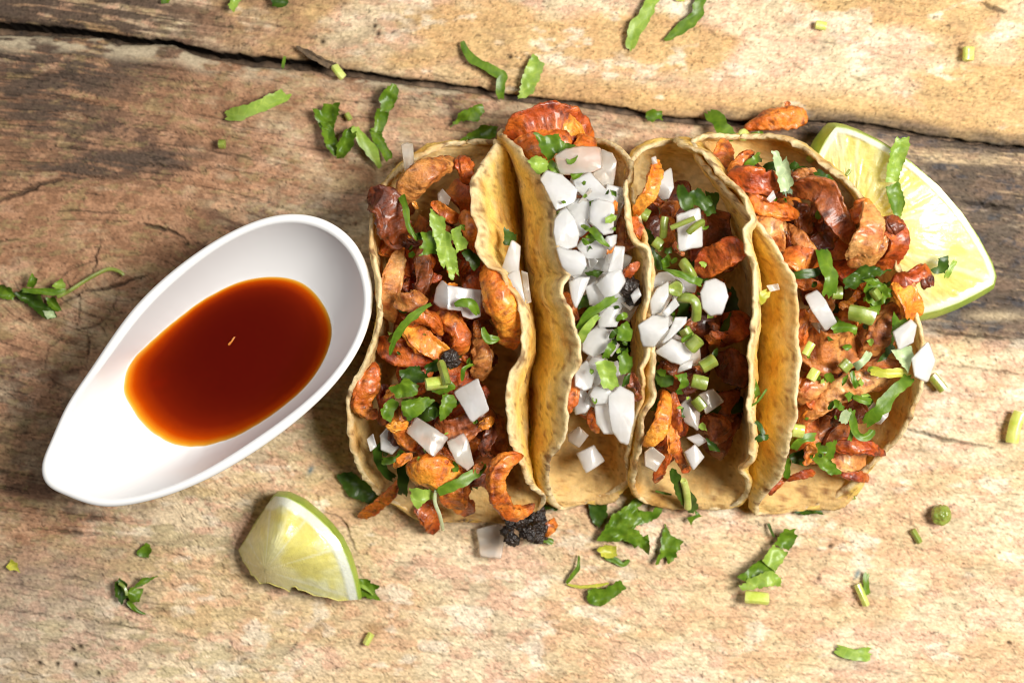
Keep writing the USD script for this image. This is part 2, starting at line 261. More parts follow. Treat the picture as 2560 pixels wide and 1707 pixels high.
def wood(X, Y, upper):
    """height (metres) and colour of the weathered wood at photograph pixels X, Y"""
    # grain runs with the gap and bends round the knot left of the bowl
    kx, ky = 330.0, 700.0
    r = np.hypot((X - kx) / 1.9, Y - ky)
    bend = np.exp(-(r / 330) ** 2) * (0 if upper else 1)
    G = Y - 0.115 * X + (n2(X / 420, Y / 300, 1, 3) - .5) * 60
    G = G + bend * (r * np.sign(Y - ky + 1e-3) - (Y - ky)) * 0.9
    Lg = X
    streak = n2(Lg / 260, G / 7.0, 2, 4, .6)
    fine = n2(Lg / 70, G / 2.6, 3, 3, .6)
    broad = n2(X / 330, Y / 190, 4, 4)
    mott = n2(X / 60, Y / 34, 8, 5, .62)
    mott2 = n2(X / 46 + 40, Y / 26 + 11, 9, 5, .62)
    chips = n2(X / 34, Y / 15, 10, 5, .62)
    # how bare (brown) the board is: top left, the left side, a band under the gap
    bare = sst(1150 - X, -250, 900) * sst(1000 - Y, -250, 560) * 1.15
    bare = np.maximum(bare, sst(480 - X, -100, 400) * sst(Y - 700, -200, 150) * .85 * sst(1560 - Y, -200, 250))
    edge = (YU(X) - Y) if upper else (Y - YL(X))
    bare = np.maximum(bare, sst(70 - edge, 0, 70) * (.55 if not upper else .35) * sst(X, 0, 400))
    if upper:
        bare = np.maximum(sst(760 - X, -500, 760) * .95, bare * .6)
    else:
        bare = np.maximum(bare, sst(2000 - X, 0, 500) * sst(420 - Y, -120, 150) * .75)
    bare = np.clip(bare + (mott - .5) * 1.2 + (streak - .5) * .6, 0, 1)
    cream, pink, tan, olive = (0.67, 0.535, 0.36), (0.64, 0.405, 0.28), (0.53, 0.325, 0.12), (0.46, 0.385, 0.21)
    c = lerp(np.broadcast_to(cream, X.shape + (3,)), pink, sst(mott2, .50, .55) * .85)
    c = lerp(c, olive, sst(n2(X / 70 + 7, Y / 30 + 3, 11, 5, .6), .50, .57) * (.25 + .5 * sst(1100 - X, 0, 900)))
    yel = sst(n2(X / 240 + 3, Y / 110, 12, 4), .42, .62) * (.9 if upper else .4)
    if not upper:
        yel = np.maximum(yel, sst(90 - np.hypot((X - 980) / 1.6, Y - 1200), -160, 80) * .8)
    else:
        yel = np.maximum(yel, sst(95 - edge, -30, 70) * sst(X, 600, 1500))
    c = lerp(c, tan, yel * .85)
    white = sst(n2(X / 90 + 31, Y / 45 + 5, 13, 4, .6), .60, .72) * (1 - bare)
    c = lerp(c, (0.76, 0.67, 0.53), white * .6)
    brown = lerp(np.broadcast_to((0.27, 0.138, 0.074), X.shape + (3,)), (0.145, 0.080, 0.050), sst(broad, .4, .65))
    brown = lerp(brown, (0.385, 0.208, 0.118), sst(mott2, .5, .6) * .8)
    brown = lerp(brown, (0.26, 0.19, 0.085), sst(chips, .56, .63) * .6)
    c = lerp(c, brown, bare)
    gray = np.exp(-((X - 120) / 330) ** 2 - ((Y - 120) / 130) ** 2) * .8 + np.exp(-((X - 110) / 210) ** 2 - ((Y - 300) / 90) ** 2) * .5 + np.exp(-((X - 260) / 260) ** 2 - ((Y - 440 + .1 * X) / 28) ** 2) * .9
    gray = gray + np.exp(-((X - 60) / 420) ** 2 - ((Y - 20) / 110) ** 2) * .7
    c = lerp(c, (0.075, 0.052, 0.038), np.clip(gray * 1.5 * sst(streak * .6 + mott * .4, .38, .56), 0, .9))
    sil = sst(300 - X, -120, 140) * sst(Y, 1320, 1450) * .45
    c = lerp(c, (0.33, 0.27, 0.22), np.clip(sil * (.4 + mott), 0, .8))
    dark = 0
    if not upper:  # black weathered strip right of the tacos
        lower = 800 + (X - 2250) * .13
        dark = sst(X, 1960, 2130) * sst(Y - YL(X), 4, 60) * sst(lower + 40 - Y, -25, 70)
        dark = np.maximum(dark, sst(X, 1850, 2010) * sst(40 - (Y - YL(X)), -30, 30) * .9)
        dark = np.clip(dark * (1.15 + (streak - .5) * .8) - .25 * sst(chips, .55, .75), 0, 1)
        dc = lerp(np.broadcast_to((0.075, 0.054, 0.042), X.shape + (3,)), (0.155, 0.100, 0.070), sst(mott, .46, .66) * .8)
        dc = lerp(dc, (0.035, 0.042, 0.055), sst(mott2, .54, .7) * .8)
        dc = lerp(dc, (0.36, 0.25, 0.15), sst(n2(X / 80, G / 9, 14, 4, .6), .66, .74) * .55)
        dc = lerp(dc, (0.44, 0.32, 0.19), sst(26 - np.abs(Y - (372 + (X - 2000) * .05)), 0, 20) * sst(X, 2080, 2200) * (.2 + .9 * sst(fine, .4, .7)))
        dc = lerp(dc, (0.42, 0.33, 0.21), np.exp(-((X - 2490) / 70) ** 2 - ((Y - 790) / 12) ** 2) * .9)
        c = lerp(c, dc, dark * .96)
    else:
        dark = sst(X, 1450, 2050) * sst(34 - edge, -10, 26) * (.35 + .9 * (mott))
        c = lerp(c, (0.075, 0.058, 0.048), np.clip(dark, 0, .8))
    tiny = n2(X / 5.5, Y / 4.2, 19, 2)
    hair = sst(.31 - n2(Lg / 210 + 5, G / 4.2, 24, 3, .55), 0, .05)
    scr = n2(X / 4.5, Y / 17, 25, 3, .6) if upper else n2((X + .5 * Y) / 4.5, Y / 15, 25, 3, .6)
    c = c * (0.80 + 0.26 * streak + 0.16 * fine)[..., None]
    c = c * (1 - .42 * hair * (.35 + bare))[..., None] * (1 + .5 * (tiny - .5) + .35 * (scr - .5) * (.5 + bare))[..., None]
    c = c * (1 - .6 * sst(n2(X / 7 + 9, Y / 6, 26, 2), .74, .86))[..., None]
    # relief: flakes of old paint with crisp edges, fibres, checks
    z = 0.00040 * (streak - .5) + 0.00016 * (fine - .5) + 0.0016 * (broad - .5)
    step = sst(chips, .505, .52) * .5 + sst(mott, .53, .545) * .5 + sst(n2(X / 20 + 4, Y / 10, 27, 4, .6), .6, .615) * .3
    z = z + 0.00055 * step * (1 - .6 * bare) + 0.00010 * (tiny - .5) + .00012 * (scr - .5) - .00022 * hair
    z = z + np.asarray(dark) * 0.0012 * (n2(X / 90, G / 7, 16, 4, .6) - .7)
    c = c * (1 - .30 * (sst(chips, .49, .503) * (1 - sst(chips, .512, .525)) * sst(mott2, .42, .55))[..., None])
    pts = np.stack([X, Y], -1).reshape(-1, 2)
    d, i = tree.query(pts, distance_upper_bound=40)
    ok = np.isfinite(d); i = np.where(ok, i, 0); d = np.where(ok, d, 1e3)
    prof = np.clip(1 - (d / np.maximum(cw[i], .5)) ** 2, 0, 1)
    lip = np.exp(-((d - cw[i]) / 6) ** 2) * (d > cw[i])
    z = z - (cd[i] * prof * .001).reshape(X.shape) + (lip * cd[i] * .00012).reshape(X.shape)
    k = np.clip(np.where(ok, ck[i] * np.exp(-(d / np.maximum(cw[i] * .95, 1.2)) ** 2), 0), 0, 1).reshape(X.shape)
    c = lerp(c, (0.03, 0.022, 0.016), k * .9)
    d, i = htree.query(pts, distance_upper_bound=20); hole = np.where(np.isfinite(d), np.exp(-(np.minimum(d, 20) / 5) ** 2), 0).reshape(X.shape)
    z = z - hole * .0012; c = lerp(c, (0.03, 0.02, 0.015), hole)
    for sp in SPOTS:
        c = lerp(c, (0.06, 0.14, 0.17), np.exp(-((X - sp[0]) / 9) ** 2 - ((Y - sp[1] + .8 * (X - sp[0])) / 10) ** 2) * .85)
    for sx, sy, rr in ((px('L', [(255, 1210)])[0] + (26,)).tolist() + [0] and (*px('L', [(255, 1210)])[0], 16), (*px('N', [(2190, 630)])[0], 20), (*px('L', [(745, 840)])[0], 18), (*px('L', [(235, 1245)])[0], 14)):
        c = lerp(c, (0.30, 0.17, 0.07), np.exp(-((X - sx) / (rr * 1.4)) ** 2 - ((Y - sy) / rr) ** 2) * .75 * sst(mott, .3, .6))
    z = z - 0.0011 * np.exp(-np.maximum(edge, 0) / 7) - .0006 * np.exp(-np.maximum(edge, 0) / 45)
    if not upper:  # torn white lip along the gap on the left
        lipc = sst(46 - edge, -10, 30) * (1 - sst(X, 420, 900)) * sst(n2(X / 60, Y / 20, 17, 4), .35, .55) + sst(20 - edge, -6, 12) * sst(n2(X / 40, Y / 12, 18, 4), .48, .6) * (1 - sst(X, 1300, 1500)) * .7
        c = lerp(c, (0.46, 0.38, 0.26), np.clip(lipc, 0, .85))
    c = lerp(c, (0.02, 0.014, 0.010), np.exp(-np.maximum(edge, 0) / 3.5) * .7)
    return z, np.clip(c, 0, .9)


def plank(upper, step=3.1):
    xs = np.arange(-330, 2890, step)
    rows = np.arange(0, (YU(0) + 330) if upper else 1880, step)
    if upper:
        rows = np.arange(0, 700, step)
    E = YU(xs) if upper else YL(xs)
    jag = (n2(xs / 30, xs * 0 + (3 if upper else 8), 20, 4, .6) - .5) * 12
    sgn = -1 if upper else 1
    X = np.broadcast_to(xs, (len(rows), len(xs))); Y = E + jag * np.exp(-rows / 30)[:, None] * 1.0 + sgn * rows[:, None]
    z, c = wood(X, Y, upper)
    top = wp(np.stack([X, Y], -1).reshape(-1, 2), 0); top[:, 2] = z.ravel()
    wall, wc = [], []
    for dz, dy in ((.016, 0), (.009, 2.5), (.004, -1.5), (.0015, -.8)):
        q = wp(np.stack([xs, Y[0] + sgn * -dy * 1.0 + (n2(xs / 18, xs * 0 + dz * 1e3, 21, 3) - .5) * 7], -1), 0); q[:, 2] = z[0] - dz
        wall.append(q); wc.append(np.broadcast_to((0.025, 0.018, 0.013), (len(xs), 3)) * (.6 + 1.2 * n2(xs / 20, xs * 0, 22))[:, None])
    v = np.vstack(wall + [top]); col = np.vstack(wc + [c.reshape(-1, 3)])
    f = grid_faces(len(rows) + 4, len(xs))
    if not upper:
        f = f[:, ::-1]
    return (v, f), col


table = thing('wooden_table', 'weathered wooden tabletop of flaking painted planks with a dark gap', 'table', kind='structure')
for upper, lab in ((True, 'upper plank, yellower and smoother, above the long gap'), (False, 'wide lower plank, brown on the left and blackened on the right')):
    g, col = plank(upper)
    tag(obj('plank', g, 'wood', table, col=col), lab)
xs = np.linspace(-330, 2880, 400); v = []
for k, o in enumerate((-60, -20, 0, 20, 60)):
    q = wp(np.stack([xs, (YU(xs) + YL(xs)) / 2 + o], -1), 0); q[:, 2] = -.0105 + .0060 * sst(xs, 450, 1150) + .004 * (n2(xs / 25, xs * 0 + o, 23, 4) - .5); v.append(q)
tag(obj('underboard', (np.vstack(v), grid_faces(5, 400)[:, ::-1]), 'underboard', table), 'dark board seen at the bottom of the gap')


def table_z(p):
    p = np.atleast_2d(p)
    return 0.0006


# ---------------------------------------------------------------- piece builders
def orient(v, f):
    m = trimesh.Trimesh(v, f, process=False)
    return f[:, ::-1] if m.volume < 0 else f


PAL = dict(orange=[(0.54, 0.110, 0.010), (0.74, 0.225, 0.026), (0.22, 0.034, 0.007)], red=[(0.40, 0.060, 0.008), (0.56, 0.125, 0.013), (0.14, 0.018, 0.006)], brown=[(0.27, 0.060, 0.011), (0.42, 0.120, 0.022), (0.08, 0.015, 0.006)],
           dark=[(0.12, 0.024, 0.007), (0.26, 0.055, 0.010), (0.03, 0.007, 0.004)], pale=[(0.62, 0.23, 0.055), (0.72, 0.36, 0.12), (0.40, 0.080, 0.013)], tan=[(0.46, 0.145, 0.028), (0.60, 0.25, 0.060), (0.20, 0.038, 0.009)],
           bright=[(0.74, 0.19, 0.012), (0.84, 0.33, 0.035), (0.50, 0.095, 0.008)])


def meat_mesh(reg, pts, w, pal, seed, flat=.28, roll=0.0, rough=1.0, taper=(.5, .5)):
    """a strip of torn meat: points (x, y, z mm) in the photograph, width in zoom pixels at each point or one value"""
    P = np.asarray(pts, float); k = REG[reg][2]
    c = wp(px(reg, P[:, :2]), P[:, 2] * .001)
    W = np.broadcast_to(np.asarray(w, float), (len(P),)) * k * S * 1.0 / 2
    Ln = np.linalg.norm(np.diff(c, axis=0), axis=1).sum() + W.mean()
    n = int(np.clip(Ln / .0005, 20, 64)); m = 32
    q = spline(np.hstack([c, W[:, None]]) if len(P) > 1 else None, n) if len(P) > 1 else None
    c, W = q[:, :3], q[:, 3]
    t = np.gradient(c, axis=0); t /= np.linalg.norm(t, axis=1, keepdims=True) + 1e-12
    # extend ends by rounding
    u = np.linspace(0, 1, n)
    a = .10 + .08 * (seed % 3) / 2
    env = np.minimum(np.clip(u / a, 0, 1), np.clip((1 - u) / a, 0, 1)); env = np.sqrt(np.clip(1 - (1 - env) ** 2, 0, 1))
    tp = np.interp(u, [0, .3, .7, 1], [taper[0] + .28, 1, 1, taper[1] + .28])
    c = c + t * ((u - .5) * W.mean() * 1.0)[:, None]
    side = np.cross([0, 0, 1.0], t); side /= np.linalg.norm(side, axis=1, keepdims=True) + 1e-9
    nrm = np.cross(t, side)
    rl = roll + .42 * np.sin(u * 4 + seed * 1.7)
    s2 = side * np.cos(rl)[:, None] + nrm * np.sin(rl)[:, None]; n_ = -side * np.sin(rl)[:, None] + nrm * np.cos(rl)[:, None]
    ang = np.arange(m) * 2 * np.pi / m
    ca, sa = np.cos(ang), np.sin(ang)
    ex = 2 / 3.6
    ca, sa = np.sign(ca) * np.abs(ca) ** ex, np.sign(sa) * np.abs(sa) ** ex
    torn = 1 + .36 * (n2(u[:, None] * n * .085 + seed * 3.3, (ca[None] > 0) * 7.0 + u[:, None] * 0 + seed, 37, 4, .7) - .5) * np.abs(ca)[None] ** 2
    rad = (W * env * tp)[:, None, None] * torn[..., None]
    v = c[:, None] + rad * (ca[None, :, None] * s2[:, None] + flat * sa[None, :, None] * n_[:, None])
    # slightly cupped cross-section
    v = v + (W * env)[:, None, None] * n_[:, None] * (.28 * (ca ** 2)[None, :, None] - .13) * (1 if seed % 2 else -1)
    out = ca[None, :, None] * s2[:, None] + sa[None, :, None] * n_[:, None]
    o = seed * 3.17
    d1 = nz(v.reshape(-1, 3) * 260 + o, seed, 2).reshape(n, m, 1); d2 = nz(v.reshape(-1, 3) * 700 + o, seed + 5, 3).reshape(n, m, 1)
    d3 = nz(v.reshape(-1, 3) * 2200 + o, seed + 6, 2).reshape(n, m, 1)
    fib = n2(np.broadcast_to(u[:, None] * 3 + seed, (n, m)), np.broadcast_to(np.r_[ang / 2 / np.pi][None] * 14 + seed, (n, m)), 30, 2)[..., None] - .5
    v = v + out * rough * np.clip(env, .25, 1)[:, None, None] * (d1 * W.mean() * .20 + d2 * .00042 + fib * .0010 + d3 * .0003)
    v = v.reshape(-1, 3)
    f = grid_faces(n, m, True)
    v = np.vstack([v, v[:m].mean(0), v[-m:].mean(0)])
    i0, i1 = len(v) - 2, len(v) - 1; j = np.arange(m)
    f = np.vstack([f, np.stack([np.full(m, i0), (j + 1) % m, j], 1), np.stack([np.full(m, i1), (n - 1) * m + j, (n - 1) * m + (j + 1) % m], 1)])
    f = orient(v, f)
    A, Bc, Cc = PAL[pal]
    m1 = sst(nz(v * 230 + o, seed + 2, 3), -.25, .35); m2 = sst(nz(v * 420 + o + 9, seed + 3, 3), .08, .5)
    col = lerp(lerp(np.broadcast_to(A, v.shape), Bc, m1), Cc, m2 * .9)
    col = lerp(col, np.array(Cc) * .35, sst(nz(v * 900 + o, seed + 8, 3), .18, .5) * .8)
    uu = np.r_[np.repeat(u, m), 0, 1]
    tip = np.maximum(sst(uu, .86, 1.0), sst(1 - uu, .9, 1.0)) * sst(nz(v * 300 + o, seed + 4, 2), -.1, .4) * (.0 if pal in ('bright', 'pale') else .75)
    col = lerp(col, (0.03, 0.012, 0.008), tip)
    return (v, f), col


_seed = [10]


def meat(parent, reg, pts, w, pal='orange', name='meat_piece', label=None, **kw):
    _seed[0] += 1
    g, col = meat_mesh(reg, pts, w, pal, kw.pop('seed', _seed[0]), **kw)
    p = obj(name, g, 'meat', parent, col=col)
    if label: tag(p, label)
    return p


def plane_z(q, z, tilt, k):
    c = q.mean(0)
    return (z + tilt[0] * (q[:, 0] - c[0]) + tilt[1] * (q[:, 1] - c[1])) * .001


def onion_mesh(reg, pts, z, tilt=(0, 0), th=2.6, seed=0):
    th = th * .75
    q = px(reg, pts); rng = np.random.default_rng(seed + 77)
    poly = Polygon(q).buffer(0)
    if poly.geom_type != 'Polygon': poly = max(poly.geoms, key=lambda g: g.area)
    r = max(1.2, 0.06 * math.sqrt(poly.area)); ba = rng.uniform(0, math.pi); bk = rng.uniform(.3, 1.0) * rng.choice([-1, 1, 1]); hs = math.sqrt(poly.area) / 2
    bend = lambda p: -bk * (((p - q.mean(0)) @ np.array([math.cos(ba), math.sin(ba)])) / hs) ** 2
    poly = poly.buffer(-r, join_style=2).buffer(r * 1.35, quad_segs=6)
    if poly.is_empty or poly.geom_type != 'Polygon': poly = Polygon(q).convex_hull
    ring = np.array(poly.exterior.segmentize(4).coords)[:-1]
    c = ring.mean(0); m = len(ring)
    ring = c + (ring - c) * (1 + .10 * (n2(ring[:, 0] / 16 + seed, ring[:, 1] / 16, 38, 3) - .5))[:, None]
    levels = [(1 - .16, 0.0), (1 - .07, -.10), (1.0, -.35), (1.0, -.7), (.93, -.95), (.8, -1.0)]
    v = []
    size = math.sqrt(poly.area)
    for sc, dz in levels:
        if dz > -.5: rr = c + (ring - c) * (1 - (1 - sc) * min(1, 40 / size))
        else: rr = c + (ring - c) * sc
        zz = (z + tilt[0] * (rr[:, 0] - c[0]) + tilt[1] * (rr[:, 1] - c[1]) + dz * th + bend(rr)) * .001
        zz = zz + .00028 * (n2(rr[:, 0] / 22 + seed, rr[:, 1] / 22, 31, 2) - .5)
        v.append(wp(rr, zz))
    dome = th * .03
    for sc in (.6, .3):
        rr = c + (ring - c) * sc * (1 - .16)
        v.insert(0, wp(rr, (z + dome * (1 - sc) + tilt[0] * (rr[:, 0] - c[0]) + tilt[1] * (rr[:, 1] - c[1]) + bend(rr)) * .001 + .00028 * (n2(rr[:, 0] / 22 + seed, rr[:, 1] / 22, 31, 2) - .5)))
    top, bot = wp(c[None], (z + dome) * .001), wp(c[None], (z - th) * .001)
    L = len(v); v = np.vstack(v + [top, bot]); f = grid_faces(L, m, True); j = np.arange(m); k = (j + 1) % m
    f = np.vstack([f, np.stack([np.full(m, L * m), k, j], 1), np.stack([np.full(m, L * m + 1), (L - 1) * m + j, (L - 1) * m + k], 1)])
    return v, orient(v, f)


def onion(parent, reg, pts, z, tilt=(0, 0), th=2.6, name='onion_piece', label=None):
    _seed[0] += 1
    p = obj(name, onion_mesh(reg, pts, z, tilt, th, _seed[0]), 'onion_clear' if (_seed[0] * 7919 % 100 < 45 and z < 42) or z < 4 else 'onion', parent, smooth=55)
    if label: tag(p, label)
    return p


def leaf_mesh(reg, pts, z, tilt=(0, 0), curl=1.2, seed=0, th=.17, size=4.0, zmin=None):
    q = px(reg, pts); poly = Polygon(q).buffer(0)
    if poly.geom_type != 'Polygon': poly = max(poly.geoms, key=lambda g: g.area)
    poly = poly.segmentize(size)
    ring = np.array(poly.exterior.coords)[:-1]
    tn = np.roll(ring, -1, 0) - np.roll(ring, 1, 0); tn = np.stack([tn[:, 1], -tn[:, 0]], 1) / (np.linalg.norm(tn, axis=1, keepdims=True) + 1e-9)
    arc = np.r_[0, np.cumsum(np.linalg.norm(np.diff(ring, axis=0), axis=1))]; am = min(6.5, .16 * math.sqrt(poly.area))
    ring = ring + tn * (np.abs(n2(arc / 11 + seed, arc * 0 + seed, 39, 2) * 2 - 1) - .35)[:, None] * am + (np.random.default_rng(seed).random(ring.shape) - .5) * 1.2
    poly = Polygon(ring).buffer(0)
    if poly.geom_type != 'Polygon': poly = max(poly.geoms, key=lambda g: g.area)
    v, f = trimesh.creation.triangulate_polygon(poly, engine='earcut')
    v3, f = trimesh.remesh.subdivide_to_size(np.c_[v, np.zeros(len(v))], f, size * 2.2, max_iter=12)
    m = trimesh.Trimesh(v3, f, process=True); m.merge_vertices(digits_vertex=3)
    v, f = np.array(m.vertices)[:, :2], np.array(m.faces)
    c = v.mean(0); d = v - c
    cov = np.cov(d.T); w, e = np.linalg.eigh(cov); ax = e[:, 1]; a, b = d @ ax, d @ np.array([-ax[1], ax[0]])
    sb, sa = max(np.abs(b).max(), 1), max(np.abs(a).max(), 1)
    zz = z + tilt[0] * d[:, 0] + tilt[1] * d[:, 1] + curl * ((b / sb) ** 2 - .4) * .9 + curl * .7 * np.sin(a / sa * 2.4 + seed) * .6 + (n2(v[:, 0] / 24 + seed, v[:, 1] / 24, 32, 2) - .5) * curl * 1.1
    if zmin is not None: zz = np.maximum(zz, zmin + .05)
    top = wp(v, zz * .001); botm = top - [0, 0, th * .001]
    mm = trimesh.Trimesh(top, f, process=False)
    if mm.face_normals[:, 2].mean() < 0: f = f[:, ::-1]
    e = np.sort(np.vstack([f[:, [0, 1]], f[:, [1, 2]], f[:, [2, 0]]]), axis=1); ed = np.vstack([f[:, [0, 1]], f[:, [1, 2]], f[:, [2, 0]]])
    _, idx, cnt = np.unique(e, axis=0, return_index=True, return_counts=True); bd = ed[idx[cnt == 1]]
    n = len(top)
    sides = np.vstack([np.stack([bd[:, 1], bd[:, 0], bd[:, 0] + n], 1), np.stack([bd[:, 1], bd[:, 0] + n, bd[:, 1] + n], 1)])
    return np.vstack([top, botm]), np.vstack([f, f[:, ::-1] + n, sides])


def leaf(parent, reg, pts, z, m='leaf', tilt=(0, 0), curl=1.2, name='cilantro_leaf', zmin=None):
    _seed[0] += 1
    return obj(name, leaf_mesh(reg, pts, z, tilt, curl, _seed[0], zmin=zmin), m, parent, smooth=50)


def ribbon(parent, reg, pts, w, m='leaf', name='cilantro_leaf', cup=.10, jag=.34, th=.16):
    """a chopped strip of leaf: points (x, y, z mm), width in zoom pixels"""
    _seed[0] += 1; sd = _seed[0]
    P = np.asarray(pts, float); k = REG[reg][2]; c = wp(px(reg, P[:, :2]), P[:, 2] * .001)
    W = np.broadcast_to(np.asarray(w, float), (len(P),)) * k * S / 2 * .95
    n = int(np.clip(np.linalg.norm(np.diff(c, axis=0), axis=1).sum() / .0006, 12, 60)); q = spline(np.hstack([c, W[:, None]]), n); c, W = q[:, :3], q[:, 3]
    t = np.gradient(c, axis=0); t /= np.linalg.norm(t, axis=1, keepdims=True) + 1e-12
    side = np.cross([0, 0, 1.0], t); side /= np.linalg.norm(side, axis=1, keepdims=True) + 1e-9; up = np.cross(t, side)
    u = np.linspace(0, 1, n); s = np.linspace(-1, 1, 9)
    wl = W * (1 + jag * 2 * (n2(u * n * .30 + sd, u * 0 + sd, 33, 2) - .5)); wr = W * (1 + jag * 2 * (n2(u * n * .35 + sd + 50, u * 0 + sd, 33, 2) - .5))
    end = np.interp(u, [0, .06, .94, 1], [.85, 1, 1, .85])
    wid = np.where(s[None] < 0, wl[:, None], wr[:, None]) * s[None] * end[:, None]
    lift = cup * W[:, None] * (s[None] ** 2 - .5) + .0005 * (n2(u[:, None] * n * .18 + s[None] * .9 + sd, u[:, None] * 0 + s[None] + sd, 34, 2) - .5)
    # ragged cut ends
    along = (n2(s[None] * 3.5 + sd, s[None] * 0 + np.array([[3.0], [9.0]]), 35, 2) - .5)
    v = c[:, None] + side[:, None] * wid[..., None] + up[:, None] * lift[..., None]
    v[0] += t[0] * (along[0] * W[0] * 1.6)[:, None]; v[-1] += t[-1] * (along[1] * W[-1] * 1.6)[:, None]
    v[..., 2] = np.maximum(v[..., 2], .0012)
    top = v.reshape(-1, 3); f = grid_faces(n, 9)
    if trimesh.Trimesh(top, f, process=False).face_normals[:, 2].mean() < 0: f = f[:, ::-1]
    bot = top - np.repeat(up, 9, 0) * th * .001
    ed = np.vstack([f[:, [0, 1]], f[:, [1, 2]], f[:, [2, 0]]]); e = np.sort(ed, axis=1)
    _, idx, cnt = np.unique(e, axis=0, return_index=True, return_counts=True); bd = ed[idx[cnt == 1]]; nn = len(top)
    sides = np.vstack([np.stack([bd[:, 1], bd[:, 0], bd[:, 0] + nn], 1), np.stack([bd[:, 1], bd[:, 0] + nn, bd[:, 1] + nn], 1)])
    return obj(name, (np.vstack([top, bot]), np.vstack([f, f[:, ::-1] + nn, sides])), m, parent, smooth=50)


def stem(parent, reg, pts, r, m='stem_olive', name='cilantro_stem', hollow=True):
    """a cut piece of stem: points (x, y, z mm), radius in zoom pixels; its cut ends are dished"""
    _seed[0] += 1; sd = _seed[0]
    P = np.asarray(pts, float); k = REG[reg][2]; c = wp(px(reg, P[:, :2]), P[:, 2] * .001); R = r * k * S * .84
    n = int(np.clip(np.linalg.norm(np.diff(c, axis=0), axis=1).sum() / .0008, 8, 40)); c = spline(c, n); mm = 14
    t = np.gradient(c, axis=0); t /= np.linalg.norm(t, axis=1, keepdims=True) + 1e-12
    a = np.cross(t, np.where(np.abs(t[:, 2:]) < .9, [0, 0, 1.0], [1.0, 0, 0])); a /= np.linalg.norm(a, axis=1, keepdims=True); b = np.cross(t, a)
    ang = np.arange(mm) * 2 * np.pi / mm
    prof = 1 + .10 * np.cos(ang * 3 + sd) + .05 * np.cos(ang * 5)
    def ringat(i, sc, sh): return c[i] + t[i] * sh + R * sc * prof[:, None] * (np.cos(ang)[:, None] * a[i] + np.sin(ang)[:, None] * b[i])
    rings = [ringat(0, .45, R * .22), ringat(0, .85, 0), ringat(0, .97, R * .06)] + [ringat(i, 1 + .12 * (n2(np.array([i * .4 + sd]), np.array([1.0]), 36)[0] - .5), 0) for i in range(1, n - 1)] + [ringat(n - 1, .97, -R * .06), ringat(n - 1, .85, 0), ringat(n - 1, .45, -R * .22)]
    v = np.vstack(rings); f = grid_faces(len(rings), mm, True)
    v = np.vstack([v, c[0] + t[0] * R * .25, c[-1] - t[-1] * R * .25]); L = len(rings); j = np.arange(mm); kk = (j + 1) % mm
    f = np.vstack([f, np.stack([np.full(mm, L * mm), kk, j], 1), np.stack([np.full(mm, L * mm + 1), (L - 1) * mm + j, (L - 1) * mm + kk], 1)])
    return obj(name, (v, orient(v, f)), m, parent, smooth=45)


def lump(parent, reg, p, r, z, m, name, seed=0, squash=.8, amp=.35, freq=500, label=None):
    s = trimesh.creation.icosphere(4); v = np.array(s.vertices); c = wp(px(reg, [p]), z * .001)[0]; R = r * REG[reg][2] * S
    d = 1 + amp * 1.5 * nz(v * 1.6 + seed * 7, seed, 2) + amp * .9 * np.abs(nz(v * 4 + seed, seed + 1, 3)) * (1 if m == 'char' else .4)
    v = c + v * (d * R)[:, None] * [1, 1, squash]
    q = obj(name, (v, np.array(s.faces)), m, parent)
    if label: tag(q, label)
    return q


# ---------------------------------------------------------------- the bowl and its sauce
outer = px('V', [(95, 1085), (112, 1020), (150, 935), (205, 850), (300, 715), (430, 595), (560, 518), (655, 492), (740, 503), (808, 550), (846, 620), (856, 690), (840, 765), (790, 855), (700, 950), (580, 1040), (450, 1112), (320, 1155), (225, 1162), (145, 1136), (103, 1108)])
sauce_o = px('G', [(1090, 422), (1230, 450), (1320, 540), (1358, 650), (1335, 760), (1270, 870), (1150, 985), (1000, 1085), (870, 1142), (770, 1162), (650, 1140), (560, 1088), (490, 1000), (455, 915), (480, 800), (565, 710), (700, 592), (830, 503), (960, 443)])
Z_RIM, Z_SAUCE, Z_FLOOR = .030, .0115, .0035


def polar(curve, c, ths):
    """radius of the closed curve about c at the angles ths"""
    p = np.vstack([curve, curve[:1]]); t = np.r_[0, np.cumsum(np.linalg.norm(np.diff(p, axis=0), axis=1))]
    q = CubicSpline(t, p, bc_type='periodic')(np.linspace(0, t[-1], 3000)[:-1])
    a = np.arctan2(q[:, 1] - c[1], q[:, 0] - c[0]); r = np.hypot(q[:, 1] - c[1], q[:, 0] - c[0]); o = np.argsort(a)
    return np.interp(ths, a[o], r[o], period=2 * np.pi)


th = np.linspace(0, 2 * np.pi, 360, endpoint=False)
Ow = wp(outer, Z_RIM)[:, :2]; Sw = wp(sauce_o, Z_SAUCE)[:, :2]; cb = Sw.mean(0) + [-.002, -.001]
ro, rs = polar(Ow, cb, th), polar(Sw, cb, th)
dirs = np.stack([np.cos(th), np.sin(th)], 1)
rs = rs * (1 + .016 * (n2(np.cos(th) * 4 + 5, np.sin(th) * 4 + 5, 45, 3) - .5) * (1.2 + np.cos(th - math.radians(215))))
wall_t = .0027
rin = ro - wall_t
rings = []


def ring(r, z):
    rings.append(np.c_[cb + dirs * r[:, None], np.broadcast_to(z, r.shape)])


